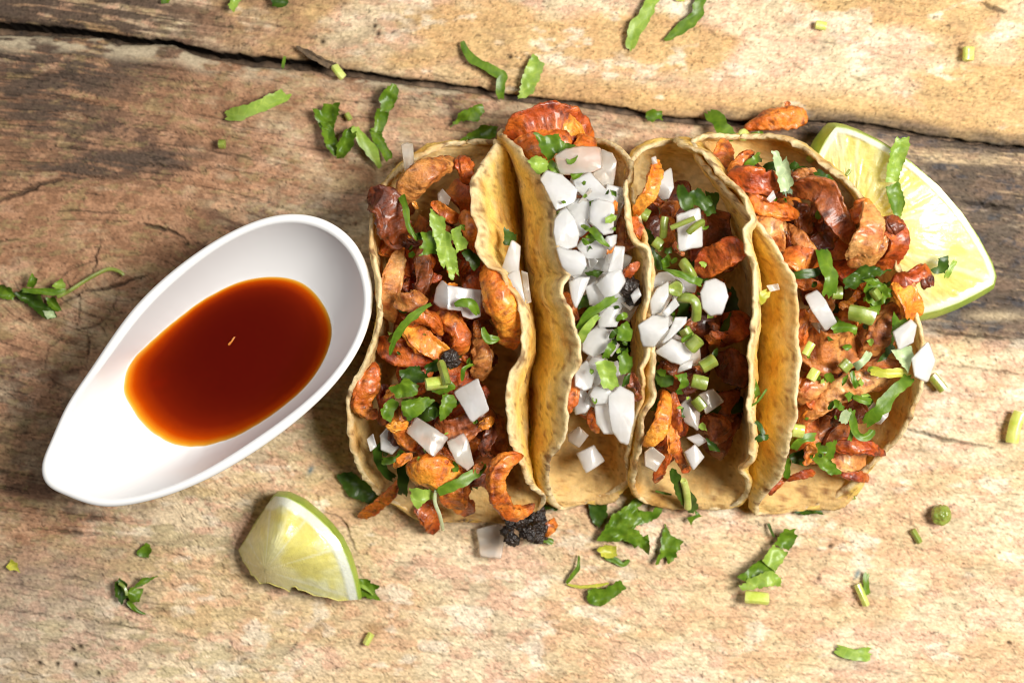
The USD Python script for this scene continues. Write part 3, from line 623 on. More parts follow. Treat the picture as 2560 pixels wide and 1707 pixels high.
for s_ in (.0, .25, .5, .75): ring(rs * s_ * .999 + 1e-6, Z_FLOOR + (Z_SAUCE - Z_FLOOR) * (s_ ** 3.2))
steep = (rin - rs)
for s_ in np.linspace(0, 1, 14):
    ring(rs + (rin - rs) * (s_ ** .92), Z_SAUCE + (Z_RIM - .0006 - Z_SAUCE) * np.clip(.75 * s_ + .25 * s_ ** 3, 0, 1))
for a in np.radians([150, 115, 90, 60, 25, 0]): ring(ro - wall_t / 2 + wall_t / 2 * np.cos(a), Z_RIM - .0006 + wall_t * .42 * np.sin(a))
foot = polar(Sw, cb, th) * .78
for s_ in np.linspace(.08, 1, 14): ring(ro + (foot - ro) * s_ ** 1.5, Z_RIM - .0008 - (Z_RIM - .0038) * (s_ ** .85))
ring(foot, .0007); ring(foot * .9, .0007); ring(foot * .001, .0016)
v = np.vstack(rings); f = orient(v, grid_faces(len(rings), 360, True))
bowl = obj('sauce_bowl', (v, f), 'porcelain')
tag(bowl, 'white porcelain teardrop dip bowl lying left of the tacos', 'bowl')
sr = []; dep = []
SL = [0, .3, .5, .6, .7, .76, .82, .86, .9, .93, .96, .98, 1.0, 1.015]
ex_ = 4.9 - 2.5 * np.cos(th - math.radians(215))
for s_ in SL:
    sr.append(np.c_[cb + dirs * (rs * max(s_, 1e-4))[:, None], np.full(360, Z_SAUCE)]); dep.append(1 - min(s_, 1) ** ex_)
sv = np.vstack(sr)
sf = grid_faces(len(SL), 360, True); sf = sf if trimesh.Trimesh(sv, sf, process=False).face_normals[:, 2].mean() > 0 else sf[:, ::-1]
tag(obj('sauce', (sv, sf), 'sauce', attrs={'depth': np.hstack(dep)}), 'dark red brown chili sauce pooled in the white bowl', 'sauce')
ribbon(None, 'G', [(908, 718, 11.9), (922, 702, 12.1), (934, 684, 11.9)], 8, 'seed', 'chili_seed')
tag(stage.GetPrimAtPath('/World/chili_seed'), 'tiny pale orange seed floating in the middle of the sauce', 'seed')

# ---------------------------------------------------------------- tortillas
def tortilla(parent, left, right, base_px, base_w, seed, label=None, zbase=.0022):
    """left, right: rim lines (view x, y, z mm) from the top end of the fold to its bottom end; base_px: fold line at the table"""
    N, Kc = 170, 60
    def line(p):
        p = np.asarray(p, float); w = wp(px('V', p[:, :2]), p[:, 2] * .001); return spline(w, N)
    Lr, Rr = line(left), line(right)
    B = spline(wp(px('V', np.asarray(base_px, float)[:, :2]), .002), N)
    u = np.linspace(0, 1, N); e = np.sqrt(np.clip(1 - (2 * u - 1) ** 2, 0, 1)); m = sst(e, 0, .75)
    mid = (Lr + Rr) / 2
    Bc = B.copy(); Bc[:, 1] = mid[:, 1]; Bc[:, 0] = np.interp(-mid[:, 1], -B[:, 1], B[:, 0]); Bc[:, 2] = zbase
    Bc = mid * (1 - m)[:, None] + Bc * m[:, None]
    wb = base_w * .001 * e ** .6
    rows = []
    for i in range(N):
        bl, br = Bc[i] + [-wb[i], 0, .0035 * m[i]], Bc[i] + [wb[i], 0, .0035 * m[i]]
        def wallp(Rm, bb, sg, a): p = bb + (Rm - bb) * a; p[0] += sg * .0022 * m[i] * math.sin(a * math.pi); return p
        pts = [Lr[i], wallp(Lr[i], bl, -1, .7), wallp(Lr[i], bl, -1, .35), bl, Bc[i], br, wallp(Rr[i], br, 1, .35), wallp(Rr[i], br, 1, .7), Rr[i]]
        pts = np.array(pts) + np.arange(9)[:, None] * 1e-7
        t = np.r_[0, np.cumsum(np.sqrt(np.linalg.norm(np.diff(pts, axis=0), axis=1)) + 1e-6)]
        rows.append(PchipInterpolator(t, pts, axis=0)(np.interp(np.linspace(0, 1, Kc), np.linspace(0, 1, 9), t)))
    g = np.array(rows)
    # smooth across rows a little, then rumple
    for _ in range(2):
        g[1:-1, 3:-3] = .5 * g[1:-1, 3:-3] + .25 * (g[:-2, 3:-3] + g[2:, 3:-3])
    du, dv = np.gradient(g, axis=0), np.gradient(g, axis=1)
    nr = np.cross(dv, du); nr /= np.linalg.norm(nr, axis=2, keepdims=True) + 1e-12       # towards the inside
    if nr[N // 2, Kc // 2, 2] < 0: nr = -nr
    P = g.reshape(-1, 3)
    rimf = np.broadcast_to(1 - .6 * sst(np.abs(np.linspace(-1, 1, Kc)), .7, 1)[None], (N, Kc)).ravel()
    bump = (nz(P * 130 + seed, seed, 2) * .0007 * rimf + nz(P * 420 + seed, seed + 1, 3) * .0005 + nz(P * 1300 + seed, seed + 2, 2) * .00022).reshape(N, Kc, 1)
    g = g + nr * bump
    s = np.linspace(-1, 1, Kc); rimness = sst(np.abs(s), .90, 1.0)[None, :, None]
    thk = .00072 * (1 - .2 * rimness) * (1 + .16 * nz(P * 300 + seed, seed + 3, 2).reshape(N, Kc, 1))
    g[:, [0, -1]] += (nz(g[:, [0, -1]].reshape(-1, 3) * 500, seed + 4, 3).reshape(N, 2, 1)) * np.array([0.0004, .0004, .0007])
    inn, out = g + nr * thk, g - nr * thk
    # closed loop of the cross-section: inside left->right, round the rim, outside right->left, round the rim
    edge_r = (g[:, -1] + (g[:, -1] - g[:, -3]) / (np.linalg.norm(g[:, -1] - g[:, -3], axis=1, keepdims=True) + 1e-9) * .0008)[:, None]
    edge_l = (g[:, 0] + (g[:, 0] - g[:, 2]) / (np.linalg.norm(g[:, 0] - g[:, 2], axis=1, keepdims=True) + 1e-9) * .0008)[:, None]
    loop = np.concatenate([inn, edge_r, out[:, ::-1], edge_l], axis=1); m2 = loop.shape[1]
    v = loop.reshape(-1, 3); v[:, 2] = np.maximum(v[:, 2], .0009); f = grid_faces(N, m2, True)
    v = np.vstack([v, loop[0].mean(0), loop[-1].mean(0)]); j = np.arange(m2); k = (j + 1) % m2
    f = np.vstack([f, np.stack([np.full(m2, len(v) - 2), k, j], 1), np.stack([np.full(m2, len(v) - 1), (N - 1) * m2 + j, (N - 1) * m2 + k], 1)])
    f = orient(v, f)
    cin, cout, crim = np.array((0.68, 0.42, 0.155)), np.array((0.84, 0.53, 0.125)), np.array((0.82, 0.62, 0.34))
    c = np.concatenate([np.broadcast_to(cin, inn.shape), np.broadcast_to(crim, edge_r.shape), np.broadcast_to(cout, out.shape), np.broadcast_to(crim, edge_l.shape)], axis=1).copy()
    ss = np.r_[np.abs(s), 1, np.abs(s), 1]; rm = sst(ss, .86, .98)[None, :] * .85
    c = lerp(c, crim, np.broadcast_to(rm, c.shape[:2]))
    c = np.vstack([c.reshape(-1, 3), cin[None], cin[None]])
    c = lerp(c, (0.78, 0.56, 0.27), sst(nz(v * 170 + seed, seed + 6, 3), 0, .4) * .6)
    c = lerp(c, (0.60, 0.25, 0.035), sst(nz(v * 150 + 5 + seed, seed + 7, 3), .0, .4) * .6)
    spot = sst(nz(v * 420 + seed * 2, seed + 8, 3), .30, .42) * sst(nz(v * 90, seed + 9, 2), -.2, .2)
    c = lerp(c, (0.30, 0.13, 0.03), sst(nz(v * 1100 + seed * 2, seed + 12, 2), .30, .46) * .65)
    c = lerp(c, (0.20, 0.075, 0.025), spot * .75)
    rr = np.r_[np.tile(ss, N), 0, 0]
    burn = sst(nz(v * 300 + seed * 5, seed + 10, 2), .30, .5) * sst(rr, .84, .97)
    c = lerp(c, (0.10, 0.035, 0.012), burn * .8)
    p = obj('tortilla', (v, f), 'tortilla', parent, col=c)
    return p


t1 = thing('taco', 'leftmost taco beside the white bowl, stuffed with dark and orange meat', 'taco', 'row of four tacos')
t2 = thing('taco', 'second taco from the left, heaped with a long bank of white onion', 'taco', 'row of four tacos')
t3 = thing('taco', 'third taco from the left, shaded filling with green stem slices and onion', 'taco', 'row of four tacos')
t4 = thing('taco', 'rightmost taco leaning wide open against the large lime wedge', 'taco', 'row of four tacos')

tortilla(t1, [(1075, 326, 7), (1030, 332, 9), (985, 348, 12), (925, 387, 18), (878, 435, 26), (853, 500, 31), (855, 570, 33), (871, 650, 33), (873, 720, 33), (860, 780, 32), (830, 850, 29), (800, 920, 25), (803, 990, 21), (818, 1060, 15), (853, 1115, 10), (910, 1155, 6), (985, 1186, 4), (1065, 1194, 3)],
         [(1075, 326, 7), (1115, 325, 11), (1138, 331, 19), (1108, 378, 29), (1084, 425, 36), (1087, 490, 39), (1103, 530, 40), (1097, 560, 41), (1120, 607, 41), (1150, 625, 41), (1166, 657, 41), (1192, 692, 41), (1201, 766, 41), (1199, 815, 40), (1174, 861, 39), (1165, 914, 38), (1171, 992, 34), (1192, 1053, 28), (1217, 1110, 20), (1250, 1145, 11), (1235, 1172, 6), (1150, 1192, 4), (1065, 1194, 3)],
         [(1075, 326), (1060, 500), (1070, 800), (1060, 1050), (1065, 1194)], 17, 3)
tortilla(t2, [(1265, 298, 6), (1200, 300, 9), (1150, 306, 16), (1160, 318, 22), (1192, 343, 28), (1213, 372, 33), (1236, 401, 37), (1251, 440, 41), (1270, 475, 43), (1274, 519, 45), (1278, 569, 46), (1297, 615, 46), (1308, 633, 46), (1290, 656, 46), (1292, 686, 46), (1309, 715, 46), (1317, 740, 46), (1331, 799, 46), (1329, 840, 45), (1310, 865, 44), (1303, 906, 43), (1297, 996, 38), (1285, 1025, 35), (1272, 1041, 32), (1261, 1055, 29), (1257, 1106, 19), (1269, 1148, 10), (1295, 1166, 5), (1345, 1152, 4)],
         [(1265, 298, 6), (1320, 310, 12), (1356, 324, 17), (1393, 327, 22), (1426, 347, 28), (1447, 372, 33), (1450, 411, 38), (1437, 425, 40), (1439, 456, 42), (1442, 501, 44), (1449, 537, 45), (1468, 559, 45), (1486, 567, 45), (1492, 592, 45), (1489, 630, 45), (1489, 678, 45), (1478, 727, 45), (1486, 770, 44), (1488, 815, 43), (1473, 848, 42), (1476, 897, 40), (1464, 951, 37), (1446, 1004, 32), (1440, 1050, 25), (1442, 1100, 15), (1405, 1128, 7), (1345, 1152, 4)],
         [(1265, 298), (1300, 480), (1312, 800), (1320, 1050), (1345, 1152)], 12, 13)
tortilla(t3, [(1550, 322, 12), (1510, 334, 13), (1472, 348, 16), (1450, 380, 24), (1448, 430, 33), (1462, 480, 38), (1480, 540, 41), (1492, 575, 43), (1500, 620, 43), (1498, 680, 43), (1490, 740, 43), (1502, 819, 43), (1498, 873, 42), (1507, 906, 41), (1478, 955, 39), (1473, 1012, 34), (1457, 1086, 22), (1465, 1139, 9), (1530, 1158, 4), (1600, 1162, 3)],
         [(1550, 322, 12), (1562, 332, 22), (1580, 340, 26), (1608, 349, 29), (1639, 388, 34), (1667, 416, 38), (1698, 441, 42), (1720, 483, 44), (1730, 504, 45), (1712, 530, 46), (1714, 564, 46), (1731, 609, 46), (1735, 659, 46), (1735, 704, 46), (1730, 767, 46), (1719, 807, 46), (1724, 865, 45), (1719, 930, 43), (1727, 1012, 37), (1725, 1053, 32), (1698, 1076, 27), (1715, 1102, 20), (1714, 1131, 12), (1685, 1155, 6), (1640, 1164, 4), (1600, 1162, 3)],
         [(1550, 322), (1565, 500), (1580, 800), (1580, 1050), (1600, 1162)], 14, 23)
tortilla(t4, [(1700, 314, 9), (1640, 312, 13), (1592, 328, 20), (1610, 365, 27), (1660, 425, 34), (1715, 485, 39), (1759, 536, 42), (1781, 567, 43), (1804, 606, 44), (1822, 645, 44), (1827, 680, 44), (1833, 722, 44), (1828, 776, 44), (1838, 824, 44), (1830, 865, 44), (1827, 906, 43), (1830, 943, 42), (1814, 992, 39), (1801, 1053, 33), (1790, 1094, 27), (1769, 1119, 21), (1738, 1158, 10), (1742, 1180, 5), (1780, 1178, 3), (1850, 1165, 3)],
         [(1700, 314, 9), (1752, 311, 12), (1808, 323, 16), (1850, 346, 20), (1885, 374, 24), (1920, 398, 27), (1952, 427, 30), (1978, 460, 33), (2015, 502, 35), (2036, 546, 37), (2055, 595, 38), (2082, 660, 38), (2103, 722, 38), (2116, 767, 37), (2119, 827, 35), (2116, 881, 33), (2101, 930, 29), (2072, 991, 23), (2048, 1020, 19), (2015, 1049, 15), (1982, 1082, 11), (1945, 1118, 7), (1905, 1145, 4), (1850, 1165, 3)],
         [(1700, 314), (1815, 500), (1850, 800), (1830, 1050), (1850, 1165)], 16, 33)

# ---------------------------------------------------------------- fillings
def onion_bed(parent, poly, n, z0, z1, seed):
    rng = random.Random(seed); P = Polygon(poly); x0, y0, x1, y1 = P.bounds; k = 0
    from shapely.geometry import Point
    while k < n:
        x, y = rng.uniform(x0, x1), rng.uniform(y0, y1)
        if not P.contains(Point(x, y)): continue
        a = rng.uniform(0, 3); w, h = rng.uniform(18, 30), rng.uniform(22, 38); ca, sa = math.cos(a), math.sin(a)
        onion(parent, 'V', [(x + ca * i * w - sa * j * h, y + sa * i * w + ca * j * h) for i, j in ((-.8, -1), (1, -.8), (.8, 1), (-1, .7))], rng.uniform(z0, z1), (rng.uniform(-.08, .08), rng.uniform(-.08, .08)), 3)
        k += 1


def shreds(parent, poly, n, z0, z1, seed, pals=('orange', 'red', 'brown', 'dark', 'bright')):
    """small torn shreds and crumbs among the larger pieces"""
    rng = random.Random(seed); P = Polygon(poly); x0, y0, x1, y1 = P.bounds; k = 0
    from shapely.geometry import Point
    while k < n:
        x, y = rng.uniform(x0, x1), rng.uniform(y0, y1)
        if not P.contains(Point(x, y)): continue
        a = rng.uniform(0, math.pi); L = rng.uniform(12, 26); z = rng.uniform(z0, z1); b = a + rng.uniform(-.9, .9)
        meat(parent, 'V', [(x - math.cos(a) * L, y - math.sin(a) * L, z + rng.uniform(-3, 1)), (x, y, z), (x + math.cos(b) * L, y + math.sin(b) * L, z + rng.uniform(-3, 1))], [rng.uniform(8, 14), rng.uniform(12, 22), rng.uniform(5, 12)], rng.choice(pals), name='meat_shred', rough=1.2)
        k += 1


def flecks(parent, poly, n, z0, z1, seed):
    """finely chopped bits of green"""
    rng = random.Random(seed); P = Polygon(poly); x0, y0, x1, y1 = P.bounds; k = 0
    from shapely.geometry import Point
    while k < n:
        x, y = rng.uniform(x0, x1), rng.uniform(y0, y1)
        if not P.contains(Point(x, y)): continue
        R = rng.uniform(6, 15); a = rng.uniform(0, 6.28); m = rng.choice([4, 5, 6, 7]); e = rng.uniform(.4, .9)
        q = [(math.cos(t) * R * rng.uniform(.6, 1.15), math.sin(t) * R * e * rng.uniform(.6, 1.15)) for t in np.linspace(0, 2 * math.pi, m + 1)[:-1]]
        leaf(parent, 'V', [(x + u * math.cos(a) - w * math.sin(a), y + u * math.sin(a) + w * math.cos(a)) for u, w in q], rng.uniform(z0, z1), rng.choice(['leaf', 'leaf', 'leaf_dark', 'leaf_light']), (rng.uniform(-.1, .1), rng.uniform(-.1, .1)), .6, name='cilantro_fleck')
        k += 1


def bed(parent, poly, n, z0, z1, pals, seed, greens=0):
    """the mass of filling lower down in the fold"""
    rng = random.Random(seed); P = Polygon(poly); x0, y0, x1, y1 = P.bounds; k = 0
    from shapely.geometry import Point
    while k < n:
        x, y = rng.uniform(x0, x1), rng.uniform(y0, y1)
        if not P.contains(Point(x, y)): continue
        a = rng.uniform(0, math.pi); L = rng.uniform(35, 62); z = rng.uniform(z0, z1); b = a + rng.uniform(-.7, .7)
        dx, dy = math.cos(a) * L, math.sin(a) * L
        pts = [(x - dx * .6, y - dy, z - 3), (x, y, z), (x + math.cos(b) * L * .6, y + math.sin(b) * L, z - 3)]
        if k < greens: ribbon(parent, 'V', pts, rng.uniform(22, 36), 'leaf_dark')
        else: meat(parent, 'V', pts, rng.uniform(46, 78), rng.choice(pals), flat=rng.uniform(.2, .32))
        k += 1


ZS = 0.0
# ---- first taco
bed(t1, [(900, 470), (1050, 400), (1090, 480), (1130, 700), (1160, 800), (1130, 950), (1160, 1080), (1060, 1120), (900, 1080), (850, 980), (880, 800), (890, 600)], 44, 13, 24, ['dark', 'brown', 'orange', 'tan', 'red'], 1, 6)
T = t1
meat(T, 'A', [(500, 640, 25), (560, 520, 29), (650, 430, 31), (760, 370, 29), (900, 330, 24)], [150, 200, 190, 150, 110], 'tan', flat=.55)
meat(T, 'A', [(240, 620, 32), (350, 660, 35), (410, 800, 34), (450, 930, 31), (590, 965, 28)], [130, 230, 210, 130, 70], 'dark', rough=1.8)
meat(T, 'A', [(940, 290, 25), (990, 400, 28), (1000, 490, 26)], [90, 125, 100], 'red', rough=1.4)
meat(T, 'A', [(735, 650, 30), (820, 720, 31), (915, 780, 28)], [70, 100, 80], 'orange')
meat(T, 'A', [(960, 750, 31), (1050, 860, 33), (1080, 1000, 31)], [110, 160, 120], 'orange')
meat(T, 'A', [(470, 1040, 27), (410, 1250, 29), (380, 1400, 28), (400, 1560, 24)], [110, 170, 190, 130], 'pale', roll=.4)
meat(T, 'A', [(640, 1010, 27), (660, 1150, 28), (640, 1290, 28), (580, 1400, 26)], [130, 120, 110, 80], 'brown', rough=1.5)
meat(T, 'A', [(450, 1420, 31), (540, 1430, 33), (640, 1390, 31)], [120, 150, 120], 'tan')
meat(T, 'A', [(1130, 1180, 33), (1190, 1250, 38), (1260, 1420, 39), (1330, 1600, 36), (1330, 1760, 30)], [110, 190, 240, 220, 130], 'bright', roll=.5, flat=.6)
meat(T, 'B', [(390, 240, 29), (430, 320, 31), (500, 370, 31), (620, 420, 29)], [100, 120, 110, 70], 'bright')
meat(T, 'B', [(400, 250, 30), (440, 200, 33), (510, 220, 33), (565, 300, 29)], [70, 80, 75, 40], 'orange', flat=.9)
meat(T, 'B', [(230, 350, 26), (330, 400, 28), (450, 430, 28), (560, 430, 25)], [110, 140, 130, 80], 'red')
meat(T, 'B', [(540, 210, 28), (640, 250, 31), (680, 330, 31), (670, 410, 28)], [90, 110, 100, 60], 'orange')
meat(T, 'B', [(765, 230, 27), (770, 320, 27)], 36, 'orange')
meat(T, 'B', [(770, 330, 26), (800, 420, 28), (770, 540, 25)], [80, 110, 80], 'tan', rough=1.5)
meat(T, 'B', [(700, 470, 23), (720, 560, 22), (700, 640, 20)], [80, 90, 70], 'dark')
lump(T, 'B', (618, 440), 46, 31, 'char', 'charred_bit', 3)
meat(T, 'B', [(190, 480, 25), (150, 600, 26), (120, 700, 25), (190, 760, 23)], [80, 100, 100, 70], 'orange', rough=1.5)
meat(T, 'B', [(240, 600, 22), (260, 700, 22), (230, 800, 20)], [70, 80, 70], 'red')
meat(T, 'B', [(305, 690, 28), (330, 820, 27), (380, 900, 26), (430, 950, 24)], [40, 85, 90, 60], 'orange')
meat(T, 'B', [(550, 820, 25), (650, 840, 27), (760, 800, 27), (860, 760, 24)], [90, 120, 110, 80], 'brown', rough=1.7)
meat(T, 'B', [(780, 830, 28), (820, 800, 29), (860, 780, 27)], [40, 50, 40], 'bright')
meat(T, 'B', [(850, 800, 26), (835, 890, 27), (800, 950, 26), (855, 990, 24)], [40, 60, 50, 24], 'dark', rough=1.6)
meat(T, 'B', [(420, 1060, 25), (520, 1070, 27), (640, 1110, 24)], [150, 180, 130], 'bright', flat=.7)
meat(T, 'B', [(450, 960, 24), (560, 980, 24), (640, 1060, 23), (740, 1060, 22)], [60, 80, 90, 70], 'orange')
meat(T, 'B', [(1010, 985, 30), (910, 1030, 32), (870, 1130, 31), (900, 1240, 28), (980, 1310, 24), (1075, 1265, 22)], [80, 95, 90, 90, 80, 66], 'orange', flat=.8, rough=1.2)
meat(T, 'B', [(600, 1180, 16), (680, 1240, 15), (720, 1300, 11)], [130, 120, 60], 'orange')
meat(T, 'B', [(330, 1130, 14), (240, 1240, 9), (110, 1320, 3)], [60, 64, 50], 'red')
meat(T, 'B', [(450, 1270, 8), (500, 1340, 7), (520, 1410, 4)], [120, 110, 60], 'red', rough=1.5)
meat(T, 'B', [(700, 1130, 20), (780, 1110, 19), (850, 1160, 16)], [80, 90, 60], 'dark')
onion(T, 'A', [(480, 190), (520, 175), (570, 190), (582, 390), (510, 410)], 24, (0, .02), 1.8)
onion(T, 'A', [(765, 580), (802, 540), (868, 610), (850, 670), (770, 645)], 28, (.05, 0), 2)
onion(T, 'B', [(600, 30), (790, 60), (785, 200), (735, 218), (690, 205), (680, 170), (600, 165)], 35, (-.02, 0), 2.4)
onion(T, 'B', [(525, 125), (540, 45), (570, 0), (606, 30), (606, 165), (560, 155)], 36, (.10, 0), 2.4)
onion(T, 'B', [(638, 625), (770, 550), (835, 725), (737, 797)], 34, (.02, -.02), 3.4)
onion(T, 'B', [(370, 850), (430, 768), (610, 882), (525, 992)], 31, (0, .03), 3.4)
onion(T, 'B', [(598, 905), (690, 858), (718, 900), (748, 1035), (715, 1065), (650, 1022)], 30, (-.03, 0), 3)
onion(T, 'B', [(225, 870), (270, 820), (330, 935), (290, 975), (230, 950)], 21, (0, 0), 2.4)
onion(T, 'B', [(150, 890), (185, 860), (205, 930), (170, 960)], 22, (0, 0), 2)
leaf(T, 'A', [(705, 690), (740, 720), (825, 775), (830, 860), (872, 905), (870, 960), (912, 1050), (928, 1220), (905, 1190), (885, 1262), (850, 1222), (828, 1130), (812, 1170), (780, 1100), (742, 960), (706, 830)], 42, 'leaf_light', (0, -.015), 1.5)
leaf(T, 'A', [(860, 872), (945, 828), (955, 900), (1005, 960), (990, 1005), (915, 1042), (895, 960)], 41, 'leaf_light', (.01, 0), 1.2)
leaf(T, 'A', [(630, 885), (720, 868), (745, 930), (772, 1045), (735, 1052), (618, 1062), (652, 1015), (618, 1005), (655, 955)], 40, 'leaf', (0, 0), 1.4)
leaf(T, 'A', [(950, 1030), (1010, 1010), (1105, 1085), (1090, 1140), (1050, 1185), (1000, 1110)], 37, 'leaf_dark', (0, 0), 1.0)
ribbon(T, 'A', [(475, 590, 35), (515, 690, 38), (530, 810, 39), (570, 890, 39), (620, 940, 38)], [60, 50, 36, 40, 50], 'leaf')
leaf(T, 'A', [(590, 890), (640, 880), (700, 900), (690, 930), (620, 945)], 39, 'leaf_dark')
ribbon(T, 'B', [(512, 133, 36), (400, 210, 36), (330, 290, 35), (280, 420, 33)], [20, 40, 40, 14], 'leaf')
ribbon(T, 'B', [(640, 140, 38), (715, 130, 39), (772, 195, 37)], [20, 55, 30], 'leaf')
ribbon(T, 'B', [(797, 265, 37), (840, 335, 37), (892, 325, 36)], [22, 50, 20], 'leaf')
leaf(T, 'B', [(275, 605), (370, 548), (445, 590), (425, 650), (320, 662)], 33, 'leaf', (0, 0), 1.5)
leaf(T, 'B', [(475, 480), (550, 438), (548, 505), (480, 525)], 33, 'leaf_dark')
leaf(T, 'B', [(330, 500), (440, 480), (500, 560), (420, 580), (340, 550)], 31, 'leaf_dark')
leaf(T, 'B', [(228, 720), (285, 660), (330, 690), (285, 795), (240, 772)], 31, 'leaf')
leaf(T, 'B', [(345, 680), (480, 648), (532, 670), (450, 750), (380, 792), (350, 735)], 33, 'leaf', (.01, 0), 1.6)
leaf(T, 'B', [(575, 640), (645, 640), (655, 700), (600, 762), (560, 792), (560, 715)], 34, 'leaf', (0, 0), 1.3)
leaf(T, 'B', [(600, 540), (650, 590), (640, 615), (560, 640), (510, 620)], 33, 'leaf')
leaf(T, 'B', [(500, 700), (545, 720), (530, 780), (500, 760)], 32, 'leaf_dark')
stem(T, 'B', [(480, 585, 36), (600, 568, 35)], 40, 'stem_yellow')
stem(T, 'B', [(565, 460, 35), (585, 525, 37), (600, 585, 38)], 26, 'stem_olive')
ribbon(T, 'B', [(685, 565, 34), (690, 505, 36), (745, 473, 34)], [18, 22, 12], 'leaf')
leaf(T, 'B', [(390, 1165), (500, 1170), (542, 1215), (482, 1240), (430, 1282), (400, 1232)], 27, 'leaf_light', (0, -.01), 1.4)
stem(T, 'B', [(545, 1160, 28), (530, 1225, 27), (560, 1320, 22), (576, 1395, 15)], 12, 'stem_pale')
ribbon(T, 'B', [(545, 1185, 29), (640, 1150, 30), (740, 1090, 29), (810, 1030, 26)], [50, 62, 56, 40], 'leaf')
ribbon(T, 'B', [(340, 960, 22), (355, 1080, 20), (350, 1200, 15)], 60, 'leaf_dark')
ribbon(T, 'B', [(235, 1010, 23), (290, 1010, 24), (345, 985, 22)], 45, 'leaf')
ribbon(T, 'B', [(205, 930, 20), (230, 1040, 17), (300, 1110, 14)], 50, 'leaf_dark')
# onion caught between the first and the second taco
onion(t2, 'A', [(1348, 940), (1415, 990), (1402, 1185), (1330, 1202), (1262, 1182)], 40, (0, -.02), 2.6)
onion(t2, 'A', [(1308, 1222), (1400, 1150), (1452, 1432), (1380, 1412)], 40, (0, 0), 2.6)
onion(t2, 'A', [(1420, 1180), (1470, 1200), (1500, 1430), (1455, 1440)], 36, (0, 0), 2)
leaf(t2, 'A', [(1290, 840), (1390, 900), (1370, 980), (1280, 985)], 36, 'leaf_dark')

shreds(T, [(900, 480), (1060, 400), (1080, 520), (1120, 700), (1150, 830), (1120, 960), (1150, 1060), (1040, 1120), (900, 1050), (860, 960), (890, 800), (890, 600)], 36, 23, 30, 51)
flecks(T, [(900, 760), (1100, 760), (1120, 950), (1040, 1100), (900, 1050), (870, 950)], 26, 27, 32, 52)
flecks(T, [(920, 480), (1060, 460), (1080, 600), (940, 620)], 7, 30, 34, 53)
# ---- second taco
T = t2
bed(T, [(1230, 330), (1400, 350), (1430, 450), (1420, 600), (1460, 700), (1440, 900), (1420, 980), (1330, 960), (1330, 700), (1300, 560)], 24, 14, 24, ['dark', 'brown', 'red', 'orange'], 2, 6)
onion_bed(T, [(1290, 420), (1400, 390), (1425, 520), (1440, 640), (1440, 720), (1340, 700), (1320, 600)], 30, 35, 40, 11)
onion_bed(T, [(1340, 780), (1400, 760), (1440, 900), (1380, 960), (1325, 930)], 9, 33, 38, 12)
onion_bed(t3, [(1510, 620), (1600, 650), (1580, 860), (1510, 780)], 7, 34, 39, 13)
meat(T, 'V', [(1175, 320, 17), (1215, 285, 22), (1270, 275, 22), (1330, 300, 18), (1355, 322, 14)], [50, 78, 80, 70, 40], 'red', rough=1.3, seed=41)
meat(T, 'V', [(1190, 345, 20), (1240, 330, 23), (1300, 330, 22)], [50, 70, 60], 'orange')
meat(T, 'V', [(1270, 262, 20), (1310, 290, 21), (1335, 325, 18)], [30, 40, 30], 'bright')
meat(T, 'C', [(900, 1120, 40), (940, 1060, 42), (985, 1025, 42)], [60, 70, 30], 'red')
lump(T, 'C', (930, 1190), 56, 40, 'char', 'charred_bit', 5, .7)
lump(T, 'C', (945, 1280), 50, 38, 'char', 'charred_bit', 6, .7)
meat(T, 'C', [(770, 1000, 38), (790, 930, 40), (800, 880, 39)], 60, 'orange')
meat(T, 'C', [(530, 600, 38), (570, 540, 39), (610, 560, 37)], 60, 'brown')
meat(T, 'C', [(860, 700, 36), (880, 900, 36), (960, 880, 36)], 80, 'tan')
meat(T, 'D', [(320, 500, 39), (300, 620, 41), (275, 740, 40)], [36, 60, 40], 'orange')
meat(T, 'D', [(250, 80, 42), (290, 160, 42), (310, 220, 40)], 50, 'orange')
meat(T, 'D', [(385, 760, 26), (430, 850, 22)], 50, 'orange')
meat(T, 'D', [(610, 520, 40), (640, 590, 41), (660, 670, 40)], 40, 'dark', rough=2)
